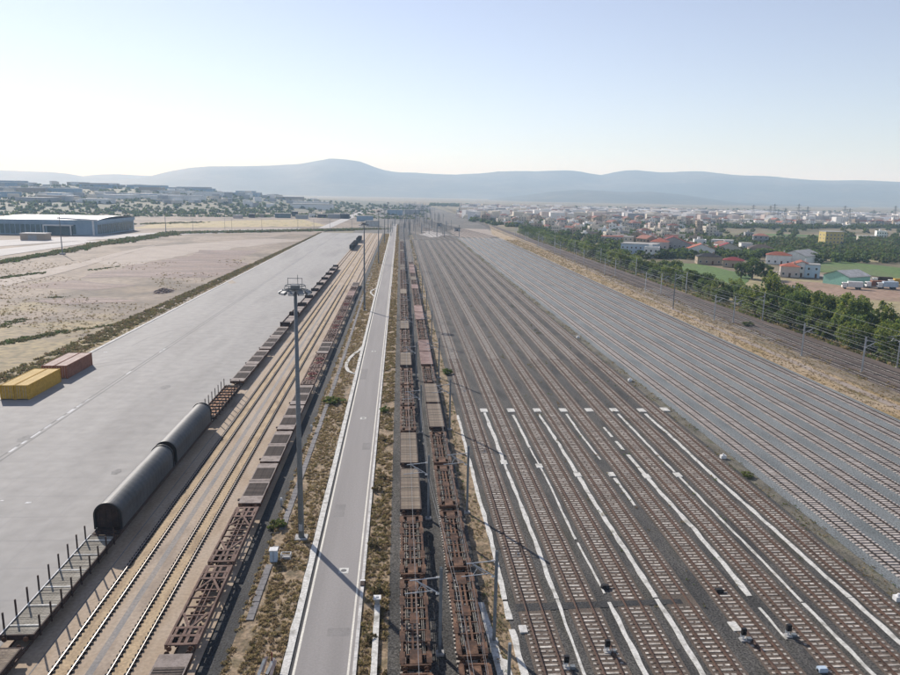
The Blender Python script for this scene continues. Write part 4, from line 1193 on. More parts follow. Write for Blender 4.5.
# cabinet and pipe rail in the left verge
o = empty('cable_cabinet', (-13.2, 70.9, -.1)); tag(o, 'pale blue-grey cable cabinet with white lid in the dry verge', 'cable cabinet')
MB().box(-.38, .38, -.3, .3, 0, 1.25).build('body', M['wall_blue'], o)
MB().box(-.45, .45, -.42, .42, 1.25, 1.36).build('lid', M['white'], o)
MB().box(-.02, .02, -.31, -.3, .1, 1.2).build('door_gap', M['black'], o)
o = empty('pipe_frame', (-12.0, 71.3, -.1)); tag(o, 'low white pipe frame beside the cable cabinet', 'pipe frame')
b = MB()
for x in (-.5, .5):
    b.tube((x, -.3, 0), (x, -.3, .6), .04, n=6).tube((x, .3, 0), (x, .3, .6), .04, n=6).tube((x, -.3, .6), (x, .3, .6), .04, n=6)
b.tube((-.5, -.3, .6), (.5, -.3, .6), .04, n=6).tube((-.5, .3, .6), (.5, .3, .6), .04, n=6)
b.build('frame', M['white'], o)
MB().box(-.4, .4, -.2, .2, 0, .25).build('base', M['concretepost'], o)
o = empty('plank_pile', (-10.5, 52.8, -.1)); tag(o, 'leaning pile of pale boards with a red post at the road edge', 'board pile')
for k, (dx, dy, r_) in enumerate(((-.5, 0, .2), (-.25, .3, -.3), (.15, .1, .5), (.5, -.2, -.1))):
    MB().bar((dx - .3, dy - .5, .05), (dx + .3 * r_, dy + .5, .8), .26, .05).build('board', M['redtop' if k % 2 else 'whiteslab'], o)
MB().box(.1, .2, .4, .5, 0, 1.4).build('post', M['redring'], o)
for (x, y, l) in ((-14.6, 84.5, 'small grey point lever box in the shade beside the lattice wagons'), (-14.3, 113, 'small pale marker post in the dry verge behind the tall lamp mast')):
    o = empty('marker_post', (x, y, -.1)); tag(o, l, 'marker post')
    MB().box(-.08, .08, -.08, .08, 0, 1.1).build('post', M['galv'], o)
    MB().box(-.2, .2, -.1, -.08, .8, 1.1).build('plate', M['white'], o)
# short stout post at bottom edge right of trains
o = empty('steel_post', (8.95, 50.9, 0)); tag(o, 'thick dark steel post at the bottom edge right of the rusty trains', 'post')
MB().box(-.12, .12, -.14, .14, 0, 3.2).build('post', M['steelgrey'], o)
MB().box(-.3, .3, -.3, .3, -.1, .12).build('footing', M['concretepost'], o)
# excavator / mound items beyond yard
for (px, py, l) in ((439, 226, 'dark shed at the far end of the near yard'), (457, 231, 'small dark hut beside the pale dirt beyond the tracks')):
    x, y = at(px, py)
    o = empty('trackside_hut', (x, y, -.1)); tag(o, l, 'hut')
    MB().box(-3, 3, -2.5, 2.5, 0, 3).build('wall', M['wall_grey'], o)
    MB().box(-3.3, 3.3, -2.8, 2.8, 3, 3.4).build('roof', M['dark'], o)
    MB().box(-.6, .6, -2.56, -2.5, 0, 2.1).build('door', M['window'], o)

# ------------------------------------------------------------------ vegetation
def tufts(name, pts, sizes, mats, blades=12, label=None, flat=.9, wmul=1.0):
    """dense little clumps of blades; numpy built"""
    n = len(pts); P = np.array(pts, dtype=float); S = np.array(sizes, dtype=float)
    k = blades
    ang = rng.uniform(0, 2 * np.pi, (n, k)); rad = rng.uniform(.1, 1, (n, k)) ** .7
    hgt = rng.uniform(.45, 1.0, (n, k)) * flat
    cx = np.cos(ang) * rad; cy = np.sin(ang) * rad
    base = np.stack([P[:, None, 0] + cx * .55 * S[:, None], P[:, None, 1] + cy * .55 * S[:, None], np.repeat(P[:, None, 2], k, 1)], -1)
    tip = np.stack([P[:, None, 0] + cx * 1.0 * S[:, None], P[:, None, 1] + cy * 1.0 * S[:, None], P[:, None, 2] + hgt * S[:, None] * (1.1 - .6 * rad)], -1)
    a2 = rng.uniform(0, 2 * np.pi, (n, k)); w = S[:, None] * .13 * wmul
    off = np.stack([np.cos(a2) * w, np.sin(a2) * w, np.zeros_like(w * a2)], -1)
    mid = (base + tip) / 2 + np.array([0, 0, .12]) * S[:, None, None]
    V = np.stack([base - off * .6, base + off * .6, mid + off, tip, mid - off], 2).reshape(-1, 3)
    q = np.arange(n * k) * 5
    F = np.stack([q, q + 1, q + 2, q + 3, q + 4], 1)
    me = bpy.data.meshes.new(name)
    me.vertices.add(len(V)); me.vertices.foreach_set('co', V.ravel())
    me.loops.add(F.size); me.loops.foreach_set('vertex_index', F.ravel())
    me.polygons.add(len(F)); me.polygons.foreach_set('loop_start', np.arange(len(F)) * 5); me.polygons.foreach_set('loop_total', np.full(len(F), 5))
    for mm in mats: me.materials.append(M[mm])
    mi = np.repeat(rng.integers(0, len(mats), n), k)
    jit = rng.random(len(mi)) < .2
    mi[jit] = rng.integers(0, len(mats), jit.sum())
    me.polygons.foreach_set('material_index', mi.astype(np.int32))
    me.update(calc_edges=True); me.validate()
    o = bpy.data.objects.new(name, me); COL.objects.link(o); o['kind'] = 'stuff'
    if label: o['label'] = label
    return o

def scatter(x0, x1, y0, y1, n, smin, smax, z=0, ydist=1.0, thr=-9, seed=0):
    pts, sz = [], []
    tries = 0
    while len(pts) < n and tries < n * 12:
        tries += 1
        y = y0 + (y1 - y0) * random.random() ** ydist; x = random.uniform(x0, x1) if not callable(x0) else random.uniform(x0(y), x1(y))
        if thr > -5 and noise.noise(Vector((x * .35 + seed, y * .2, seed))) < thr: continue
        pts.append((x, y, z)); sz.append(random.uniform(smin, smax) * (1 + (y - 50) * .0015))
    return pts, sz

p, s_ = scatter(-14.5, -9.7, 44, 260, 6500, .09, .36, -.1, 1.5, -.3, 3)
p = [q if abs(q[0] + 13.35) > .45 else (q[0] + 1.2, q[1], q[2]) for q in p]
tag(tufts('dry_grass', p, s_, ['straw', 'olive', 'brownweed', 'straw'], 20), 'dry grass and weeds on the verge left of the road', 'grass')
p, s_ = scatter(-14.5, -9.9, 260, 680, 2600, .25, .55, -.1)
tag(tufts('dry_grass', p, s_, ['straw', 'olive', 'brownweed'], 8), 'dry grass along the far part of the verge left of the road', 'grass')
p, s_ = scatter(-3.35, -1.0, 44, 260, 3800, .09, .38, -.1, 1.5, -.3, 8)
tag(tufts('dry_grass', p, s_, ['straw', 'olive', 'brownweed', 'olive'], 20), 'dry grass strip between the road and the rusty trains', 'grass')
p, s_ = scatter(-3.3, -1.0, 260, 880, 1600, .25, .6, -.1)
tag(tufts('dry_grass', p, s_, ['straw', 'olive', 'brownweed'], 8), 'far dry grass strip right of the road', 'grass')
p, s_ = scatter(8.3, 10.1, 44, 600, 2400, .07, .3, -.05, 1.6, -.1, 11)
tag(tufts('dry_grass', p, s_, ['straw', 'olive', 'brownweed', 'greenweed'], 10), 'weeds between the right rusty train and the near yard', 'grass')
p, s_ = scatter(48.4, 50.9, 46, 600, 1900, .06, .26, -.02, 1.3, -.05, 13)
tag(tufts('dry_grass', p, s_, ['olive', 'olive', 'brownweed', 'greenweed', 'straw'], 9), 'weeds between the dark yard and the blue-grey yard', 'grass')
p, s_ = scatter(90.3, 101.8, 100, 620, 9000, .1, .36, -.05, 1.4, -.3, 17)
tag(tufts('dry_grass', p, s_, ['straw', 'straw', 'brownweed', 'olive'], 9), 'dry yellow grass strip between the yard and the main line', 'grass')
p, s_ = scatter(102, 106, 120, 500, 900, .15, .5, 0, 1.4, .05, 19)
tag(tufts('dry_grass', p, s_, ['olive', 'brownweed', 'straw'], 9), 'scattered weeds on the near side of the main line gravel', 'grass')
p, s_ = scatter(31.5, 33.3, 44, 300, 500, .1, .3, 0, 1.4, .1, 29)
p2, s2 = scatter(22, 46, 60, 500, 500, .1, .4, 0, 1.2, .15, 31)
p2 = [(15.2 + 4.85 * round((x - 15.2) / 4.85) + random.uniform(-.5, .5), y, z) for x, y, z in p2]
tag(tufts('weeds', p2, s2, ['olive', 'greenweed', 'brownweed'], 8), 'low weeds growing in the gravel of the near yard', 'grass')
# ditch shrubs along the field edge of the apron
p, s_ = scatter(lambda y: -83.5 + (y - 130) * .018, lambda y: -75.6, 118, 690, 6000, .25, .75, -.35, 1.3, -.3, 23)
tag(tufts('ditch_scrub', p, s_, ['leaf_scrub', 'olive', 'brownweed', 'leaf_scrub'], 14, wmul=1.2), 'dark dry scrub in the ditch along the left edge of the apron', 'scrub')
p, s_ = scatter(lambda y: -76, lambda y: -73.6, 110, 500, 700, .2, .5, -.3)
tag(tufts('dry_grass', p, s_, ['straw', 'olive'], 9), 'thin yellow grass between the ditch scrub and the apron kerb', 'grass')
# field shrub clumps and hedges on the left
pts, sz = [], []
def line_scrub(a, c, n, w, smin, smax):
    for i in range(n):
        t = random.random(); pts.append((a[0] + (c[0] - a[0]) * t + random.gauss(0, w), a[1] + (c[1] - a[1]) * t + random.gauss(0, w), -.3)); sz.append(random.uniform(smin, smax))
line_scrub(at(-20, 265), at(60, 252), 500, 2.0, 1.2, 2.6)
line_scrub(at(60, 252), at(100, 244), 420, 2.5, 1.5, 3)
line_scrub(at(100, 244), at(170, 234), 700, 4, 1.8, 3.6)
line_scrub(at(170, 233), at(380, 229), 1500, 5, 2.0, 4.0)
line_scrub(at(-10, 279), at(45, 272), 120, 1.5, .8, 1.6)
line_scrub(at(0, 327), at(20, 318), 60, 1.2, .5, 1.0)
line_scrub(at(0, 343), at(60, 331), 160, 1.2, .5, 1.2)
line_scrub(at(60, 331), at(120, 323), 90, .8, .4, .8)
line_scrub(at(88, 270), at(118, 266), 40, 1, .6, 1.2)
line_scrub(at(140, 224), at(200, 222), 160, 6, 1.5, 3)
line_scrub(at(52, 297), at(64, 296), 30, 1, .4, .9)
tag(tufts('hedge_scrub', pts, sz, ['leaf_scrub', 'leaf_dark', 'hedge'], 12, flat=.6, wmul=1.2), 'lines of dark scrub and hedges crossing the dry field on the left', 'scrub')
pts, sz = [], []
for i in range(5200):
    px, py = random.uniform(-10, 270), random.uniform(258, 370)
    x, y = at(px, py)
    if x > -84: continue
    if noise.noise(Vector((x * .03, y * .02, 4))) < .0: continue
    pts.append((x, y, -.28)); sz.append(random.uniform(.12, .42) * (1 + y * .0025))
tag(tufts('field_grass', pts, sz, ['straw', 'olive', 'brownweed', 'olive'], 9), 'scattered dry tufts over the field on the left', 'grass')
x, y = at(163, 291)
b = MB()
for k in range(60):
    a = random.uniform(0, 6.28); r_ = random.random() ** .5
    cx, cy = x + math.cos(a) * r_ * 3.4, y + math.sin(a) * r_ * 6; s = random.uniform(.6, 1.3); hh = (1 - r_) * 1.5 + .2
    b.tube((cx, cy, -.4), (cx, cy, hh - .3), s * 1.3, s * .35, n=7)
tag(b.build('soil_mound', M['redsoil']), 'low dark mound of soil and rubble in the dry field', 'soil mound')
# green bushes
def leaf_cloud(nclump, r, h, leaf, per, z0=0.0, squash=.8, flat_bottom=True):
    """numpy arrays of leaf quads clustered in clumps inside an uneven crown"""
    C = []
    while len(C) < nclump:
        v = rng.uniform(-1, 1, 3)
        if np.dot(v, v) > 1 or np.dot(v, v) < .12: continue
        C.append(v)
    C = np.array(C); cr = rng.uniform(.16, .34, nclump)
    out = []
    for c, q in zip(C, cr):
        d = rng.normal(size=(per, 3)); d /= np.linalg.norm(d, axis=1)[:, None]
        p_ = c + d * q * rng.uniform(.5, 1.05, (per, 1)); out.append(p_)
    P_ = np.concatenate(out); P_[:, 2] = P_[:, 2] * squash
    P_ = P_ * np.array([r, r, h / 2]) + np.array([0, 0, z0 + h / 2])
    n = len(P_)
    a = rng.normal(size=(n, 3)); a /= np.linalg.norm(a, axis=1)[:, None]
    b_ = np.cross(a, rng.normal(size=(n, 3))); b_ /= np.linalg.norm(b_, axis=1)[:, None]
    L_ = leaf * rng.uniform(.6, 1.3, (n, 1))
    V = np.stack([P_ - a * L_, P_ - b_ * L_ * .55, P_ + a * L_, P_ + b_ * L_ * .55], 1).reshape(-1, 3)
    return V
def quads_mesh(name, V, mats, weights=None):
    n = len(V) // 4; me = bpy.data.meshes.new(name)
    me.vertices.add(len(V)); me.vertices.foreach_set('co', V.ravel())
    me.loops.add(n * 4); me.loops.foreach_set('vertex_index', np.arange(n * 4))
    me.polygons.add(n); me.polygons.foreach_set('loop_start', np.arange(n) * 4); me.polygons.foreach_set('loop_total', np.full(n, 4))
    for mm in mats: me.materials.append(M[mm])
    me.polygons.foreach_set('material_index', rng.choice(len(mats), n, p=weights).astype(np.int32))
    me.update(calc_edges=True)
    return me
def bush(x, y, r, h, mats, label, z=-.1):
    me = quads_mesh('bush', leaf_cloud(22, r, h, r * .12, 40), mats)
    o = inst('bush', me, None, (x, y, z)); tag(o, label, 'bush'); return o
bx_, by_ = at(385, 412)
bush(bx_, by_, .9, 1.3, ['greenweed', 'leaf_mid'], 'bright green bush in the dry strip right of the road')
bx_, by_ = at(275, 530); bush(bx_, by_ + 1, 1.3, .8, ['greenweed', 'leaf_mid', 'olive'], 'low green weeds in the verge left of the nearest lamp mast')
bx_, by_ = at(333, 402); bush(bx_, by_, 1.9, 1.0, ['greenweed', 'olive', 'leaf_mid'], 'wide green weeds in the verge left of the road, farther patch')
bx_, by_ = at(447, 374); bush(bx_, by_, 1.3, 1.3, ['greenweed', 'leaf_mid'], 'green bush between the right rusty train and the near yard')
bx_, by_ = at(747, 476); bush(bx_, by_, .9, .9, ['leaf_scrub', 'leaf_mid'], 'small dark green bush in the weeds between the yards')
bx_, by_ = at(748, 326); bush(bx_, by_, 1.8, 1.6, ['leaf_dark', 'leaf_scrub'], 'dark bush on the near side of the main line')
bx_, by_ = at(836, 600); 
for i, (px, py, r_) in enumerate(((378, 490, .8), (382, 478, .6), (374, 545, .7), (376, 590, .6), (372, 640, .6), (384, 440, .5))):
    bx_, by_ = at(px, py); bush(bx_, by_, r_, r_ * 1.1, ['olive', 'leaf_scrub', 'brownweed'], f'dull olive bush in the strip right of the road, {ORD[i]} listed by size among low bushes' if 0 else ['dull olive bush right of the road, level with the far end of the plank wagon', 'small olive bush just behind a wider one right of the road', 'brownish bush right of the road above the pole shadow', 'brownish bush right of the road below the pole shadow', 'brownish bush right of the road near the bottom edge', 'low olive bush right of the road level with the second plank wagon'][i])

# trees
TV = {}
def tree_variant(key, r, h, leaf, nclump, per, mats, w=None, trunk=True):
    V = leaf_cloud(nclump, r, h * .95, leaf, per, z0=h * .03)
    crown = quads_mesh('crown', V, mats, w)
    b = MB().tube((0, 0, -.5), (0, 0, h * .5), r * .09, r * .05, n=7)
    for k in range(5):
        a = k * 1.26 + random.random(); b.tube((0, 0, h * (.2 + .05 * k)), (math.cos(a) * r * .6, math.sin(a) * r * .6, h * (.45 + .07 * k)), r * .04, r * .015, n=5)
    TV[key] = (crown, b.mesh('trunk', M['bark']), V)
tree_variant('bright', 3.6, 8.5, .30, 46, 55, ['leaf_yellow', 'leaf_mid', 'leaf_mid'])
tree_variant('mid', 3.6, 8.0, .30, 46, 55, ['leaf_mid', 'leaf_dark', 'leaf_mid'])
tree_variant('dark', 3.8, 8.0, .30, 50, 55, ['leaf_dark', 'leaf_dark', 'leaf_mid'])
tree_variant('scrub', 2.4, 4.2, .25, 30, 45, ['leaf_scrub', 'leaf_mid', 'leaf_dark'])
tree_variant('tall', 3.0, 11, .30, 44, 55, ['leaf_mid', 'leaf_yellow', 'leaf_dark'])
tree_variant('cypress', 1.1, 9, .25, 40, 40, ['leaf_dark'])
def tree(key, x, y, s, label, group=None, name='tree', z=-.5):
    c, t_, _ = TV[key]
    o = empty(name, (x, y, z), random.uniform(0, 6.28)); o.scale = (s * random.uniform(.9, 1.15), s * random.uniform(.9, 1.15), s * random.uniform(.88, 1.12))
    tag(o, label, 'tree', group); inst('crown', c, o); inst('trunk', t_, o)
    return o
desc = {'bright': 'yellow-green leafy tree', 'mid': 'mid green leafy tree', 'dark': 'dark green round tree', 'scrub': 'low scrubby tree', 'tall': 'tall slim green tree', 'cypress': 'dark narrow cypress'}
near_lab = {}
# belt along the main line (nearest first)
belt = []
y = 128.0
while y < 240:
    belt.append((random.choice(['mid', 'bright', 'bright', 'tall', 'scrub']), random.uniform(119.5, 123), y, random.uniform(.8, 1.1)))
    belt.append((random.choice(['bright', 'mid', 'tall', 'dark', 'bright']), random.uniform(126, 132), y + random.uniform(-3, 3), random.uniform(1.1, 1.45)))
    if random.random() < .7: belt.append((random.choice(['bright', 'mid', 'dark']), random.uniform(134, 143), y + random.uniform(-3, 3), random.uniform(1.1, 1.4)))
    y += 5.0
while y < 720:
    belt.append((random.choice(['mid', 'dark', 'bright', 'scrub', 'tall']), random.uniform(120, 126), y, random.uniform(.7, 1.0)))
    if random.random() < .85: belt.append((random.choice(['mid', 'mid', 'bright', 'dark']), random.uniform(126, 134), y + 3, random.uniform(.8, 1.15)))
    y += 5.6
rowc = {}
for i, (k, x, y, s) in enumerate(belt):
    far = y > 240
    if far: lab = desc[k] + ' in the far part of the belt beyond the main line'
    else:
        row = 'front' if x < 124 else ('middle' if x < 133 else 'back'); rowc[row] = rowc.get(row, 0) + 1
        lab = f'{desc[k]}, {ORD[rowc[row] - 1]} from the right end in the {row} row of the belt'
    tree(k, x, y, s, lab, f'{desc[k]}s in the far belt' if far else 'trees in the near part of the belt')
p, s_ = scatter(lambda y: 117.9, lambda y: 121.5 + (y - 120) * .006, 118, 640, 1500, .5, 1.2, -.2, 1.3, -.4, 51)
tag(tufts('understory_scrub', p, s_, ['olive', 'leaf_scrub', 'leaf_mid', 'straw'], 14), 'low scrub at the foot of the tree belt beside the main line', 'scrub')
for px, py, k, s, l in ((752, 278, 'dark', 1.35, 'big dark round tree in front of the red roofed houses'), (741, 277, 'dark', 1.0, 'left part neighbour of the big dark tree before the red roofs'),
                        (764, 278, 'dark', 1.05, 'dark tree right beside the big dark tree before the red roofs'), (784, 303, 'dark', 1.05, 'dark rounded tree rising behind the belt in the straw field'),
                        (795, 300, 'cypress', .55, 'lone dark cypress behind the belt in the straw field')):
    x, y = at(px, py); tree(k, x, y, s, l)
# ------------------------------------------------------------------ fields on the right
F = lambda *p_: [at(a, b_) for a, b_ in p_]
sheet('field', F((640, 285), (760, 320), (905, 330), (905, 285), (700, 272)), -.5 + .02, M['field_straw'])
blob('green_field', F((655, 262), (700, 263), (752, 275), (745, 284), (700, 282), (655, 272)), -.4, M['field_green'], 41, .06)
blob('green_field', F((795, 262), (850, 261), (905, 268), (905, 281), (868, 274), (800, 270)), -.4, M['field_green'], 42, .06)
blob('dirt_yard', F((760, 279), (905, 286), (905, 301), (860, 298), (770, 286)), -.42, M['field_soil'], 43, .05)
blob('pale_lane', F((740, 268), (800, 272), (905, 280), (905, 283), (800, 275), (740, 271)), -.36, M['tanpath'], 44, .03)
blob('straw_field', F((650, 228), (700, 228.5), (702, 233), (640, 232)), -.4, M['field_straw'], 45, .03)
blob('straw_field', F((790, 256), (900, 258), (905, 262), (810, 260)), -.4, M['field_straw'], 47, .03)
sheet('olive_field', F((690, 231.5), (905, 237), (905, 242), (700, 236)), -.4, M['field_olive'])
sheet('green_field', F((760, 233), (905, 237.3), (905, 239), (760, 235)), -.36, M['field_green'])
blob('straw_field', F((560, 232), (610, 232), (600, 240), (562, 238)), -.4, M['field_straw'], 46, .03)
blob('dirt_yard', F((480, 236), (560, 236), (640, 262), (600, 262), (540, 245)), -.42, M['field_olive'], 48, .03)

# ------------------------------------------------------------------ houses
def house_mesh(kind, w, d, h, wall, roof, name='house'):
    """complete small house, one mesh: walls, roof, recessed-looking windows and door as real pieces"""
    b = MB()
    b.box(-w / 2, w / 2, -d / 2, d / 2, 0, h, 0)
    if kind == 'gable':
        rh = w * .22; e = .5
        A = [(-w / 2 - e, -d / 2 - e, h - .15), (0, -d / 2 - e, h + rh), (w / 2 + e, -d / 2 - e, h - .15)]
        B = [(x, d / 2 + e, z) for x, _, z in A]
        b.face([A[0], A[1], B[1], B[0]], 1); b.face([A[1], A[2], B[2], B[1]], 1); b.face([A[0], A[2], A[1]], 0); b.face([B[0], B[1], B[2]], 0); b.face([A[0], B[0], B[2], A[2]], 0)
        b.box(w * .2, w * .2 + .7, d * .1, d * .1 + .7, h, h + rh + .8, 0)
    elif kind == 'hip':
        rh = min(w, d) * .22; e = .5; k = min(w, d) / 2
        c = [(-w / 2 - e, -d / 2 - e, h), (w / 2 + e, -d / 2 - e, h), (w / 2 + e, d / 2 + e, h), (-w / 2 - e, d / 2 + e, h)]
        t1, t2 = ((-w / 2 + k, 0, h + rh), (w / 2 - k, 0, h + rh)) if w > d else ((0, -d / 2 + k, h + rh), (0, d / 2 - k, h + rh))
        if w > d: fs = [[c[0], c[1], t2, t1], [c[1], c[2], t2], [c[2], c[3], t1, t2], [c[3], c[0], t1]]
        else: fs = [[c[0], c[1], t1], [c[1], c[2], t2, t1], [c[2], c[3], t2], [c[3], c[0], t1, t2]]
        for f_ in fs: b.face(f_, 1)
        b.face(list(reversed(c)), 0)
    else:
        b.box(-w / 2 + .25, w / 2 - .25, -d / 2 + .25, d / 2 - .25, h + .004, h + .06, 1)
        b.box(-w / 2, w / 2, -d / 2, -d / 2 + .25, h, h + .7, 0).box(-w / 2, w / 2, d / 2 - .25, d / 2, h, h + .7, 0)
        b.box(-w / 2, -w / 2 + .25, -d / 2 + .25, d / 2 - .25, h, h + .7, 0).box(w / 2 - .25, w / 2, -d / 2 + .25, d / 2 - .25, h, h + .7, 0)
        b.box(-w * .2, w * .05, 0, d * .22, h + .06, h + 2.4, 0)
    fl = max(1, int(h // 3)); nw = max(2, int(w // 3))
    for f_ in range(fl):
        for k in range(nw):
            x = -w / 2 + (k + .5) * w / nw; z = 1.0 + 3 * f_
            b.box(x - .55, x + .55, -d / 2 - .03, -d / 2 + .02, z, z + 1.3, 2)
            b.box(-w / 2 - .03, -w / 2 + .02, -d / 2 + (k + .35) * d / nw, -d / 2 + (k + .35) * d / nw + 1.1, z, z + 1.3, 2)
        if f_ > 0: b.box(-w * .35, w * .35, -d / 2 - 1.3, -d / 2 - .04, 3 * f_ - .15, 3 * f_, 0).box(-w * .35, w * .35, -d / 2 - 1.3, -d / 2 - 1.2, 3 * f_, 3 * f_ + .9, 0)
    return b.mesh(name, [M[wall], M[roof], M['window']])

def big_house(px, py, kind, w, d, h, wall, roof, label, rz=0.0, cat='house', name='house', windows=True):
    """nearer house with parts: wall, roof, window (pane), door"""
    x, y = at(px, py)
    o = empty(name, (x, y, -.45), rz); tag(o, label, cat)
    MB().box(-w / 2, w / 2, -d / 2, d / 2, 0, h).build('wall', M[wall], o)
    b = MB(); e = .45
    if kind == 'gable':
        rh = w * .2; t = .2
        for s_ in (-1, 1):
            n0 = [(s_ * (w / 2 + e), -d / 2 - e, h - .05), (0, -d / 2 - e, h + rh), (0, d / 2 + e, h + rh), (s_ * (w / 2 + e), d / 2 + e, h - .05)]
            b.face(n0); b.face([(x_, y_, z_ - t) for x_, y_, z_ in reversed(n0)])
        for yy in (-d / 2, d / 2):
            b2 = MB(); b2.face([(-w / 2, yy, h), (w / 2, yy, h), (0, yy, h + rh - .15)]); b2.build('gable_wall', M[wall], o)
    elif kind == 'hip':
        rh = min(w, d) * .2; k = min(w, d) / 2
        c = [(-w / 2 - e, -d / 2 - e, h), (w / 2 + e, -d / 2 - e, h), (w / 2 + e, d / 2 + e, h), (-w / 2 - e, d / 2 + e, h)]
        if w > d:
            t1, t2 = (-w / 2 + k, 0, h + rh), (w / 2 - k, 0, h + rh); fs = [[c[0], c[1], t2, t1], [c[1], c[2], t2], [c[2], c[3], t1, t2], [c[3], c[0], t1]]
        else:
            t1, t2 = (0, -d / 2 + k, h + rh), (0, d / 2 - k, h + rh); fs = [[c[0], c[1], t1], [c[1], c[2], t2, t1], [c[2], c[3], t2], [c[3], c[0], t1, t2]]
        for f_ in fs: b.face(f_)
        b.face(list(reversed(c)))
    else:
        b.box(-w / 2 - .2, w / 2 + .2, -d / 2 - .2, d / 2 + .2, h, h + .35)
    r_ = b.build('roof', M[roof], o)
    if kind in ('gable', 'hip') and name == 'house':
        MB().box(w * .18, w * .18 + .7, d * .1, d * .1 + .7, h + .2, h + min(w, d) * .2 + .7).build('chimney', M[wall], r_)
    if windows:
        fl = max(1, int(h // 2.9)); nw = max(2, int(w // 3)); nd = max(2, int(d // 3.5))
        for f_ in range(fl):
            z = .95 + 2.9 * f_
            for k in range(nw):
                xx = -w / 2 + (k + .5) * w / nw
                if f_ == 0 and k == nw // 2:
                    MB().box(xx - .5, xx + .5, -d / 2 - .04, -d / 2 + .01, 0, 2.1).build('door', M['rust'], o); continue
                wn = MB().box(xx - .6, xx + .6, -d / 2 - .05, -d / 2 + .01, z, z + 1.35).build('window', M['white'], o)
                MB().box(xx - .48, xx + .48, -d / 2 - .07, -d / 2 - .055, z + .12, z + 1.23).build('pane', M['window'], wn)
            for k in range(nd):
                yy = -d / 2 + (k + .5) * d / nd
                wn = MB().box(-w / 2 - .05, -w / 2 + .01, yy - .6, yy + .6, z, z + 1.35).build('window', M['white'], o)
                MB().box(-w / 2 - .07, -w / 2 - .055, yy - .48, yy + .48, z + .12, z + 1.23).build('pane', M['window'], wn)
    return o
big_house(800, 275, 'gable', 10, 12, 6, 'wall_white', 'tile_red', 'white two storey house with red tiled roof right of the big dark tree', rz=-.45)
big_house(789, 275.5, 'hip', 9, 8, 5.4, 'wall_pink', 'tile_red', 'lower red roofed house attached left of the white two storey house', rz=-.45)
big_house(811, 276, 'flat', 7, 9, 6.4, 'wall_blue', 'flatroof', 'pale blue-white end block at the right of the white red roofed house', rz=-.45)
big_house(846, 283, 'gable', 13, 16, 4.2, 'wall_mint', 'flatroof', 'mint green shed with grey pitched roof by the dirt yard', rz=-1.15, cat='shed', name='green_shed', windows=False)
big_house(800, 261, 'gable', 16, 24, 4.5, 'wall_white', 'flatroof', 'long low whitish warehouse behind the white red roofed house', rz=-.9, cat='warehouse', name='warehouse', windows=False)
big_house(830, 246.5, 'flat', 16, 10, 13, 'wall_yellow', 'flatroof', 'square yellow building standing alone among dark trees')
big_house(867, 240.5, 'flat', 16, 10, 5, 'wall_cream', 'flatroof', 'low cream building right of the lone yellow building')
big_house(688, 250.5, 'hip', 15, 12, 4.5, 'wall_cream', 'tile_red', 'red roofed house left of the long crimson roof')
for px, py, w, d, h, l, r_, kd, wl in (
    (672, 251, 26, 12, 6, 'long building with crimson roof in the middle of the town edge', 'tile_crimson', 'gable', 'wall_grey'),
    (659, 252, 12, 14, 8, 'orange-red roofed tall house left of the long crimson roof', 'tile_red', 'hip', 'wall_pink'),
    (700, 256, 17, 10, 5.5, 'house with bright red roof right of the long crimson roof', 'tile_red', 'gable', 'wall_white'),
    (727, 253, 20, 9, 4, 'low wide building with dull red roof behind the trees', 'tile_crimson', 'gable', 'wall_cream'),
    (745, 252, 8, 8, 7, 'small square white house above the big dark tree', 'flatroof', 'flat', 'wall_white'),
    (722, 247, 16, 10, 6, 'white box shaped building left of the small square white house', 'flatroof', 'flat', 'wall_white'),
    (733, 266, 11, 9, 4, 'low house with crimson roof just left of the big dark tree', 'tile_crimson', 'hip', 'wall_tan'),
    (708, 263, 14, 10, 4.5, 'dark roofed low house in the middle of the red roofed group', 'dark', 'hip', 'wall_tan'),
    (640, 253, 24, 16, 7, 'large grey-blue sided building at the front of the town', 'flatroof', 'flat', 'wall_blue'),
    (628, 248, 7, 12, 9, 'narrow cream tower like house at the front of the town', 'flatroof', 'flat', 'wall_cream'),
    (612, 243, 18, 10, 6, 'pinkish long house at the left of the town front', 'tile_red', 'flat', 'wall_pink'),
    (760, 254, 16, 12, 5, 'brown roofed house behind the big dark tree', 'pad', 'hip', 'wall_tan'),
    (778, 263, 14, 10, 5.5, 'red roofed house just left behind the lower red roofed house', 'tile_red', 'hip', 'wall_white')):
    big_house(px, py, kd, w, d, h, wl, r_, l, rz=random.uniform(-.6, -.2))
# vehicles and scrap in the dirt yard right edge
def vehicle(px, py, cm, l, rz, truck=False):
    x, y = at(px, py)
    o = empty('parked_truck' if truck else 'parked_car', (x, y, -.42), rz); tag(o, l, 'truck' if truck else 'car')
    if truck:
        MB().box(-1.2, 1.2, -4.5, 1.6, 1.0, 3.4).build('cargo_body', M[cm], o)
        b = MB().box(-1.15, 1.15, 1.8, 3.8, .7, 2.8); b.build('cab', M['white'], o); z_ = .5
        MB().box(-1.0, 1.0, 3.78, 3.84, 1.7, 2.5).build('windscreen', M['window'], o)
        ws = (-3.4, -2.2, 2.6)
    else:
        MB().box(-.88, .88, -2.2, 2.2, .35, .95).build('body', M[cm], o)
        MB().box(-.76, .76, -1.4, .9, .95, 1.5).build('cabin', M['window'], o)
        MB().box(-.74, .74, -1.2, .6, 1.5, 1.54).build('roof', M[cm], o)
        z_ = .33; ws = (-1.35, 1.4)
    for s_ in (-1, 1):
        for yy in ws: MB().tube((s_ * .72, yy, z_), (s_ * .95, yy, z_), z_, n=12).build('wheel', M['black'], o)
vehicle(851, 288, 'white', 'white box truck in front of the mint green shed', 1.2, True)
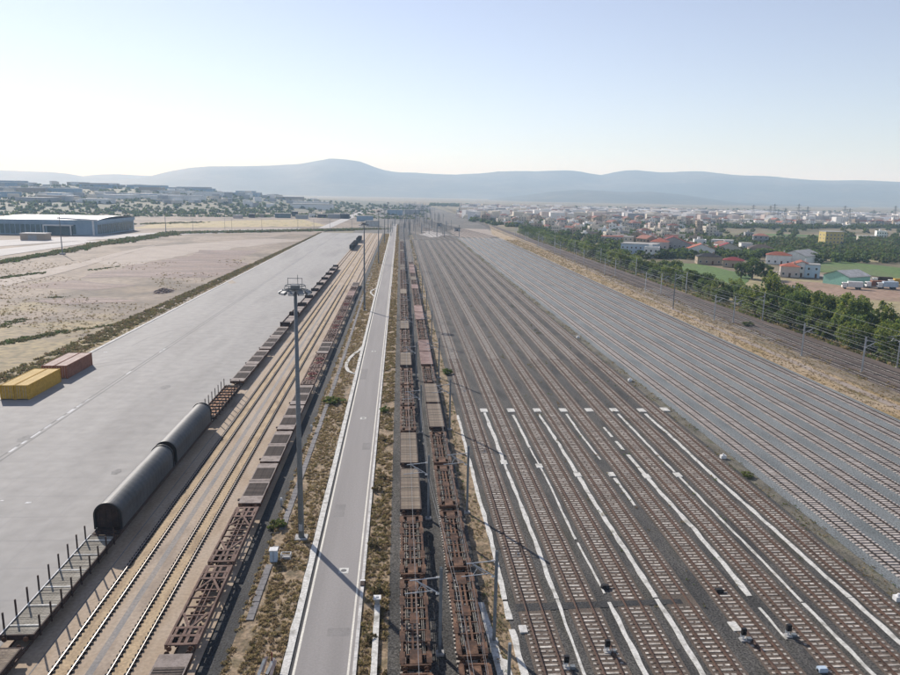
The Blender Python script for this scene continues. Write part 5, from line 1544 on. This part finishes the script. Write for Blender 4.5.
vehicle(874, 287, 'redbox', 'rusty red truck body in the scrap yard at the right edge', 1.4, True)
vehicle(886, 288, 'wall_blue', 'pale blue truck body beside the rusty red one in the scrap yard', 1.3, True)
vehicle(897, 285, 'yellowbox', 'yellow truck cut off by the right picture edge', 1.3, True)
vehicle(881, 283, 'rust_dark', 'dark truck at the back of the scrap yard', 1.2, True)
vehicle(832, 282, 'white', 'small white car left of the mint green shed', 1.4)
vehicle(798, 288, 'wall_grey', 'grey car on the dirt in front of the white red roofed house', 1.3)

# ------------------------------------------------------------------ town
variants = []
for i in range(22):
    kd = ['flat', 'flat', 'hip', 'flat', 'flat', 'gable', 'flat'][i % 7]
    wl = random.choice(['wall_white', 'wall_white', 'wall_white', 'wall_cream', 'wall_pink', 'wall_grey', 'wall_tan'])
    rf = 'flatroof' if kd == 'flat' else random.choice(['tile_town', 'tile_town', 'pad'])
    w, d, h = random.uniform(7.5, 13), random.uniform(7, 10.5), random.choice([3.3, 3.3, 6.3, 6.3, 9.2])
    variants.append((house_mesh(kd, w, d, h, wl, rf), wl.split('_')[1], kd))
SPOTS = []
def free(x, y, r):
    for (a, c, q) in SPOTS:
        if (a - x) ** 2 + (c - y) ** 2 < (q + r) ** 2: return False
    return True
def town_ok(px, py):
    """where the photographed town stands, as lines on the ground seen from above the yard"""
    top = 207.5 + (px - 470) * .024
    if py < top: return 0
    if px < 462: return 0
    if px < 640:
        lo = 219 + (px - 470) * .155
        return .9 if py < lo else 0
    if px < 700:
        if 228 < py < 233: return 0
        return .9 if py < 228 else (.75 if py < 258 else 0)
    if px < 760:
        if py < 226: return .9
        if 228 < py < 233: return .04
        return .3 if py < 260 else 0
    if py < 227: return .85
    if py < 262: return .02
    return 0
n_ind = 0; far_b = MB()
cnt = 0
cand = []
while len(cand) < 9000:
    y = 380 + 2100 * random.random(); x = 85 + 1335 * random.random()
    # project
    v = Vector((x, y, -H)); cx = sum(CAM[i][0] * v[i] for i in range(3)); cy = sum(CAM[i][1] * v[i] for i in range(3)); cz = sum(CAM[i][2] * v[i] for i in range(3))
    px, py = 450 + FPX * cx / -cz, 337.5 - FPX * cy / -cz
    if px > 915: continue
    if x < (150 if y < 850 else 88): continue
    if random.random() < town_ok(px, py): cand.append((x, y, px, py))
    else: cnt += 1
    if cnt > 120000: break
cand.sort(key=lambda c: c[1])
grid = {}
def gfree(x, y, r):
    gx, gy = int(x // 20), int(y // 20)
    for i in range(gx - 1, gx + 2):
        for j in range(gy - 1, gy + 2):
            for (a, c) in grid.get((i, j), ()):
                if (a - x) ** 2 + (c - y) ** 2 < r * r: return False
    return True
def gput(x, y): grid.setdefault((int(x // 20), int(y // 20)), []).append((x, y))
for o in list(COL.objects):
    if o.get('category') in ('house', 'shed', 'warehouse'): gput(o.location.x, o.location.y)
town = []
for (x, y, px, py) in cand:
    if random.random() > min(1, town_ok(px, py) * 1.1): continue
    if gfree(x, y, 15 + random.random() * 8): town.append((x, y, px, py)); gput(x, y)
town_trees = []
nh = 0
stuff_v = [MB() for _ in range(1)]
for (x, y, px, py) in town:
    me, cn, kd = variants[random.randrange(len(variants))]
    rz = random.choice((0, .4, -.5, 1.2)) + random.uniform(-.1, .1)
    if nh < 275:
        o = inst('house', me, None, (x, y, -.55), rz); nh += 1
        rf = {'flat': 'flat roofed', 'hip': 'hip roofed', 'gable': 'pitched roof'}[kd]
        zone = 'left part' if px < 600 else ('middle part' if px < 720 else 'right part')
        tag(o, f'small {cn} {rf} house in the {zone} of the hazy town', 'house', f'{cn} {rf} houses in the {zone} of the town')
    else:
        stuff_v[0].add(MB().box(-6, 6, -5, 5, 0, random.choice((4, 6.5, 6.5, 10, 13)), random.choice((0, 0, 1, 2, 3))), x, y, -.55, rz, sc=(random.uniform(.8, 2.0), random.uniform(.8, 1.5), 1))
        if random.random() < .3:
            stuff_v[0].add(MB().box(-6.4, 6.4, -5.4, 5.4, 6.5, 8, 4), x, y, -.5, rz)
tag(stuff_v[0].build('distant_houses', [M['wall_white'], M['wall_cream'], M['wall_grey'], M['wall_pink'], M['tile_town']]), 'haze-pale mass of distant houses at the foot of the hills on the right', 'houses', kind='stuff')
# larger pale sheds at the far town edge
for i in range(34):
    px = random.uniform(480, 900); py = 207 + (px - 470) * .026 + random.uniform(0, 5); x, y = at(px, py)
    o = empty('warehouse', (x, y, -.5), random.uniform(-.5, .3)); w, d, h = random.uniform(30, 70), random.uniform(20, 40), random.uniform(7, 12)
    tag(o, 'wide pale warehouse roof in the far band of the town below the hills', 'warehouse', 'far warehouses of the right town')
    MB().box(-w / 2, w / 2, -d / 2, d / 2, 0, h).build('wall', M[random.choice(['wall_white', 'wall_cream', 'wall_grey'])], o)
    b = MB(); b.face([(-w / 2, -d / 2, h), (w / 2, -d / 2, h), (w / 2, 0, h + 2.5), (-w / 2, 0, h + 2.5)]); b.face([(w / 2, d / 2, h), (-w / 2, d / 2, h), (-w / 2, 0, h + 2.5), (w / 2, 0, h + 2.5)]); b.build('roof', M[random.choice(['roofmetal', 'flatroof'])], o)
# town trees: individual ones near, joined beyond
tree_variant('far', 4.2, 7.5, .95, 20, 16, ['leaf_dark', 'leaf_dark', 'leaf_mid'])
tree_variant('far2', 3.8, 6.5, .9, 18, 16, ['leaf_mid', 'leaf_dark', 'leaf_scrub'])
def joined_tree(key):
    c, t_, V = TV[key]
    me = c.copy(); return me
nt_ = 0; farV = []; farM = []
def tree_density(px, py):
    if px < 462: return 0
    if px < 640:
        lo = 221 + (px - 480) * .19
        return .5 if py < lo else (.25 if py < lo + 3 else 0)
    if 228 < py < 232.5: return .1 if px < 705 else .15
    if px < 705: return .5 if py < 258 else 0
    if py < 226: return .4
    if py < 231: return .95
    if py < 236: return .1
    if py < 241: return .15
    if px > 700 and py < 256: return .72 + .28 * noise.noise(Vector((px * .05, py * .3, 1)))
    if px > 700 and py < 262: return .35
    return 0
tc = []
cnt = 0
while len(tc) < 9000 and cnt < 160000:
    cnt += 1
    px, py = random.uniform(455, 910), 206 + 56 * random.random() ** 1.2
    x, y = at(px, py)
    if y > 2600 or x < (142 if y < 850 else 84): continue
    if random.random() < tree_density(px, py): tc.append((x, y, px, py))
tc.sort(key=lambda c: c[1])
kept = []
tg = {}
for (x, y, px, py) in tc:
    key = (int(x // 5), int(y // 5))
    if key in tg or not gfree(x, y, 7): continue
    tg[key] = 1; kept.append((x, y, px, py))
for (x, y, px, py) in kept:
    if random.random() > min(1, tree_density(px, py) * 1.15): continue
    if nt_ < 150:
        k = random.choice(['far', 'far2'])
        c, t_, V = TV[k]
        o = inst('tree', c, None, (x, y, -1.5), random.uniform(0, 6.28)); s = random.uniform(.65, 1.15); o.scale = (s, s, s * random.uniform(.8, 1.1)); nt_ += 1
        tag(o, 'dark leafy tree among the houses and plots beyond the belt', 'tree', 'trees among the plots beyond the belt')
    else:
        V = TV[random.choice(['far', 'far2'])][2]
        nq = len(V) // 4; pick = rng.choice(nq, min(nq, 110), replace=False)
        W = V.reshape(-1, 4, 3)[pick].reshape(-1, 3) * np.array([1, 1, .9]) * random.uniform(.7, 1.2)
        ctr = W.reshape(-1, 4, 3).mean(1, keepdims=True); W = ((W.reshape(-1, 4, 3) - ctr) * 1.5 + ctr).reshape(-1, 3)
        farV.append(W + np.array([x, y, -1.5]))
V = np.concatenate(farV)
me = quads_mesh('distant_trees', V, ['leaf_dark', 'leaf_mid', 'leaf_dark', 'leaf_scrub'])
tag(inst('distant_trees', me), 'mass of distant trees between the houses and fields on the right', 'trees', kind='stuff')
# pylons in front of the hills on the right
pb = MB()
for s_ in (-1, 1):
    for q in (-1, 1): pb.bar((s_ * 2.5, q * 2.5, 0), (s_ * .4, q * .4, 30), .3, .3)
for z_, w in ((20, 7), (24, 6), (28, 4.5)): pb.bar((-w, 0, z_), (w, 0, z_), .4, .4)
for k in range(5): pb.bar((-2.5 + k * .4, -2.2 + k * .35, k * 5.5), (2.1 - k * .35, -1.9 + k * .35, k * 5.5 + 5), .2, .2)
pme = pb.mesh('power_pylon', [M['steelgrey']])
for i, px in enumerate((752, 769, 773, 777, 781, 784, 797, 806, 822, 829, 843, 848, 872, 893)):
    x, y = at(px, 222.5 + (px - 750) * .03)
    o = inst('power_pylon', pme, None, (x, y, -.5), random.uniform(-.5, .5)); o.scale = (1, 1, random.uniform(.7, 1.1))
    tag(o, 'dark lattice pylon standing before the hills right of the town', 'power pylon', 'pylons before the hills')

# ------------------------------------------------------------------ large building on the left
o = empty('exhibition_building', (-287, 650, -.3), 0); tag(o, 'large blue-grey hall with bright arched metal roof on the left', 'hall')
W_, D_ = 80, 84
b = MB().box(-40, 40, -42, 42, 0, 9.5); b.build('wall', M['cladding'], o)
b = MB(); n = 12
for k in range(n):
    a0, a1 = -42.6 + 85.2 * k / n, -42.6 + 85.2 * (k + 1) / n
    z0 = 12.2 + 2.0 * (1 - (a0 / 42.6) ** 2); z1 = 12.2 + 2.0 * (1 - (a1 / 42.6) ** 2)
    xs = [-41, 41]
    b.face([(-41.5, a0, z0), (41.5, a0, z0), (41.5, a1, z1), (-41.5, a1, z1)])
b.build('roof', M['roofmetal'], o)
MB().box(-41, 41, -42.6, 42.6, 9.5, 12.15).build('fascia', M['cladding'], o)
for k in range(16):
    x = -38 + k * 4.0
    if abs(x - 10) < 9: continue
    MB().box(x - 1.6, x + 1.6, -42.15, -41.9, .8, 8.3).build('window', M['glassblue'], o)
for k in range(17):
    y_ = -38 + k * 4.7
    MB().box(39.9, 40.15, y_ - 1.9, y_ + 1.9, .8, 8.3).build('window', M['glassblue'], o)
p_ = MB().box(0, 22, -47, -42.2, 7.4, 8.4).box(0, .8, -47, -46.2, 0, 7.4).box(21.2, 22, -47, -46.2, 0, 7.4).build('entrance_canopy', M['white'], o)
MB().box(1, 21, -42.15, -41.9, 0, 7.2).build('entrance_glazing', M['glassblue'], o)
MB().bar((10, -43.2, 13.6), (41.6, -43.2, 12.2), 1.0, 1.2).build('roof_fin', M['white'], o)
MB().bar((38, -43, 12.5), (38, -43, 0), 1.2, 1.2).build('column', M['white'], o)
x, y = at(36, 239.5)
o = empty('storage_shed', (x, y, -.3), 0); tag(o, 'low beige block standing in front of the blue-grey hall', 'shed')
MB().box(-8.5, 8.5, -5, 5, 0, 4.6).build('wall', M['wall_tan'], o); MB().box(-8.9, 8.9, -5.4, 5.4, 4.6, 5.1).build('roof', M['flatroof'], o); MB().box(-3, 3, -5.1, -5, 0, 3.6).build('door', M['wall_grey'], o)
# small sheds and parked trailers far left of centre
for i, (px, py, w, h, wl) in enumerate(((238, 218, 10, 4, 'wall_pink'), (252, 217.3, 8, 5, 'rust_dark'), (262, 217, 6, 4, 'wall_tan'), (283, 217.5, 22, 6, 'glassblue'), (302, 218.5, 16, 5, 'wall_grey'), (295, 216, 7, 7, 'dark'), (312, 217, 9, 5, 'wall_white'),
                                       (322, 217.5, 12, 5, 'dark'), (334, 218, 18, 6, 'wall_grey'), (345, 218.5, 12, 7, 'dark'), (365, 221, 22, 7, 'cladding'), (372, 226, 16, 6, 'flatroof'), (412, 214, 30, 8, 'wall_grey'), (395, 215, 26, 9, 'cladding'))):
    x, y = at(px, py)
    o = empty('depot_shed', (x, y, -.3), random.uniform(-.2, .2)); tag(o, 'small hazy shed or depot block far beyond the end of the apron', 'shed', 'far depot sheds beyond the apron')
    MB().box(-w / 2, w / 2, -5, 5, 0, h).build('wall', M[wl], o); MB().box(-w / 2 - .4, w / 2 + .4, -5.4, 5.4, h, h + .5).build('roof', M['flatroof'], o)
# lower poles along crossing road
pm = MB().tube((0, 0, 0), (0, 0, 11), .16, .1, n=6); pm.bar((-1.2, 0, 10.9), (1.2, 0, 10.9), .12, .12); pme2 = pm.mesh('lamp_post', [M['steelgrey']])
for px in (193, 225, 262, 298, 330, 232, 314, 352):
    x, y = at(px, 231 + random.uniform(-1.2, .5)); o = inst('lamp_post', pme2, None, (x, y, -.3)); tag(o, 'thin dark lamp post along the crossing road far left of centre', 'lamp post', 'lamp posts along the crossing road')

# ------------------------------------------------------------------ hills
def polar_hill(name, prof, d0, d1, dc, m_, base=-30, namp=.12, seed=0, nd=30, foot=None, step=6, zf=1.0, label=None):
    """ridge between distances d0 and d1 with its crest near dc; prof: crest line points (px, py)"""
    xs = np.arange(prof[0][0], prof[-1][0] + .1, step); ysp = np.interp(xs, [p_[0] for p_ in prof], [p_[1] for p_ in prof])
    V, Fc = [], []
    for i, (px, py) in enumerate(zip(xs, ysp)):
        r_ = ray(px, 192.0); az = math.atan2(r_[0], r_[1])
        rc = ray(px, py); hyp = math.hypot(rc[0], rc[1]); te = rc[2] / hyp
        hc = H + te * dc
        for j in range(nd):
            t = j / (nd - 1); d = d0 + (d1 - d0) * t
            tc_ = (dc - d0) / (d1 - d0)
            u = t / tc_ if t < tc_ else (1 - t) / (1 - tc_)
            s = smooth(u) ** .85
            x, y = math.sin(az) * d, math.cos(az) * d
            nz = noise.fractal(Vector((x * .0009 + seed, y * .0009, seed)), .9, 2.1, 5)
            k = 4 * u * (1 - u) if t < tc_ else 0.3
            z = (hc * s) * (1 + nz * namp * 2.2 * k) - 4
            if u <= .001: z = -8
            V.append((x, y, min(z, hc * 1.0)))
    for i in range(len(xs) - 1):
        for j in range(nd - 1):
            a = i * nd + j; Fc.append((a, a + 1, a + nd + 1, a + nd))
    me = bpy.data.meshes.new(name); me.from_pydata(V, [], Fc); me.materials.append(m_)
    me.polygons.foreach_set('use_smooth', [True] * len(Fc)); me.update()
    o = inst(name, me); o['kind'] = 'structure'; return o
polar_hill('hills', [(-120, 165), (-40, 168), (0, 170), (25, 171), (55, 172), (70, 173.5), (84, 176), (98, 174.5), (115, 174), (150, 175.5), (190, 177), (300, 181), (420, 190)], 8500, 13500, 11500, M['hill'], seed=3)
polar_hill('hills', [(-60, 188), (60, 184), (130, 179), (150, 176), (170, 171), (190, 167.5), (210, 166.2), (240, 166), (270, 165.2), (300, 163.8), (315, 161.5), (330, 160.2), (345, 160.6), (360, 163), (372, 167),
                     (385, 170.5), (400, 172.2), (412, 172), (430, 173.5), (455, 174.5), (480, 173.5), (500, 172.5), (530, 172), (555, 170.2), (568, 170.8), (585, 173), (600, 175), (620, 172), (635, 171.5), (660, 172.5), (680, 171.6),
                     (698, 171), (715, 173), (735, 175), (760, 175.5), (785, 178), (805, 179.5), (830, 180.2), (860, 179.8), (900, 181.5), (1000, 184)], 6000, 11500, 9000, M['hill'], seed=8, nd=40)
polar_hill('hills', [(380, 206), (430, 203), (480, 199.5), (520, 195), (555, 190.5), (580, 189), (600, 190), (625, 191.5), (650, 191), (680, 193.5), (710, 198), (740, 202), (790, 204), (840, 205), (900, 208), (960, 210)], 4300, 7200, 5800, M['hill'], seed=14, nd=26)
polar_hill('plateau', [(-120, 178), (0, 182), (60, 183.5), (110, 185.5), (160, 187.5), (220, 190.5), (260, 194), (300, 197.5), (340, 200.5), (380, 203), (430, 204.5)], 1050, 4200, 2300, M['slope'], seed=20, nd=34, namp=.05)
# plateau crest houses and warehouses
def plateau_z(px, d):
    py = np.interp(px, [-120, 0, 60, 110, 160, 220, 260, 300, 340, 380, 430], [178, 182, 183.5, 185.5, 187.5, 190.5, 194, 197.5, 200.5, 203, 204.5])
    rc = ray(px, py); te = rc[2] / math.hypot(rc[0], rc[1]); hc = H + te * 2300
    u = (d - 1050) / (2300 - 1050)
    return hc * smooth(u) ** .85 - 4
sb = MB()
for i in range(300):
    px = random.uniform(-20, 330); d = random.uniform(1450, 2250)
    if random.random() > (1.1 - px / 420): continue
    r_ = ray(px, 192); az = math.atan2(r_[0], r_[1]); x, y = math.sin(az) * d, math.cos(az) * d; z = plateau_z(px, d) - 1.5
    if i < 56:
        w, dd, h = random.uniform(40, 95), random.uniform(20, 40), random.uniform(7, 12)
        o = empty('factory_hall', (x, y, z), az * .5); tag(o, 'flat pale factory hall on the hazy plateau at the upper left', 'factory hall', 'factory halls on the left plateau')
        MB().box(-w / 2, w / 2, -dd / 2, dd / 2, 0, h).build('wall', M[random.choice(['wall_white', 'wall_grey', 'cladding', 'wall_tan'])], o)
        MB().box(-w / 2 - .5, w / 2 + .5, -dd / 2 - .5, dd / 2 + .5, h, h + 1).build('roof', M[random.choice(['roofmetal', 'flatroof', 'white'])], o)
    else:
        sb.add(MB().box(-8, 8, -6, 6, 0, random.choice((6, 9, 12)), random.choice((0, 1, 2))), x, y, z, random.random())
tag(sb.build('distant_houses', [M['wall_white'], M['wall_grey'], M['wall_cream']]), 'scatter of faint houses on the hazy plateau at the upper left', 'houses', kind='stuff')
# trees over the plateau slope and far wood strip
farV = []
for i in range(1700):
    px = random.uniform(-20, 470)
    if px < 430: d = 1080 + 1100 * random.random() ** 1.6; z = plateau_z(px, d) - 2
    else: d = random.uniform(2200, 2600); z = -1.5
    r_ = ray(px, 192); az = math.atan2(r_[0], r_[1]); x, y = math.sin(az) * d, math.cos(az) * d
    V = TV['far'][2]; nq = len(V) // 4; pick = rng.choice(nq, 40, replace=False)
    W = V.reshape(-1, 4, 3)[pick]; ctr = W.mean(1, keepdims=True); W = ((W - ctr) * 2.2 + ctr).reshape(-1, 3) * random.uniform(.8, 1.3)
    farV.append(W + np.array([x, y, z]))
me = quads_mesh('far_wood', np.concatenate(farV), ['leaf_dark', 'leaf_mid', 'leaf_scrub'])
tag(inst('far_wood', me), 'dark wooded slope below the plateau beyond the dry field', 'wood', kind='stuff')

# ------------------------------------------------------------------ haze
b = MB().box(-14500, 14500, -2500, 14500, -9.5, 520)
hz = b.mesh('haze', [])
hm = bpy.data.materials.new('haze'); hm.use_nodes = True
t = hm.node_tree; t.nodes.clear()
ou = t.nodes.new('ShaderNodeOutputMaterial'); pv = t.nodes.new('ShaderNodeVolumePrincipled')
pv.inputs['Color'].default_value = (.50, .73, 1.0, 1)
pv.inputs['Absorption Color'].default_value = (1, 1, 1, 1)
pv.inputs['Density'].default_value = 1.5e-4
pv.inputs['Anisotropy'].default_value = .12
t.links.new(pv.outputs[0], ou.inputs['Volume'])
hz.materials.append(hm)
inst('haze', hz)['kind'] = 'stuff'
# unused prototypes
for k, (r_, tr, used) in PROTO.items():
    if not used:
        def rm(tt):
            for o, s in tt: rm(s); bpy.data.objects.remove(o)
        rm(tr); bpy.data.objects.remove(r_)
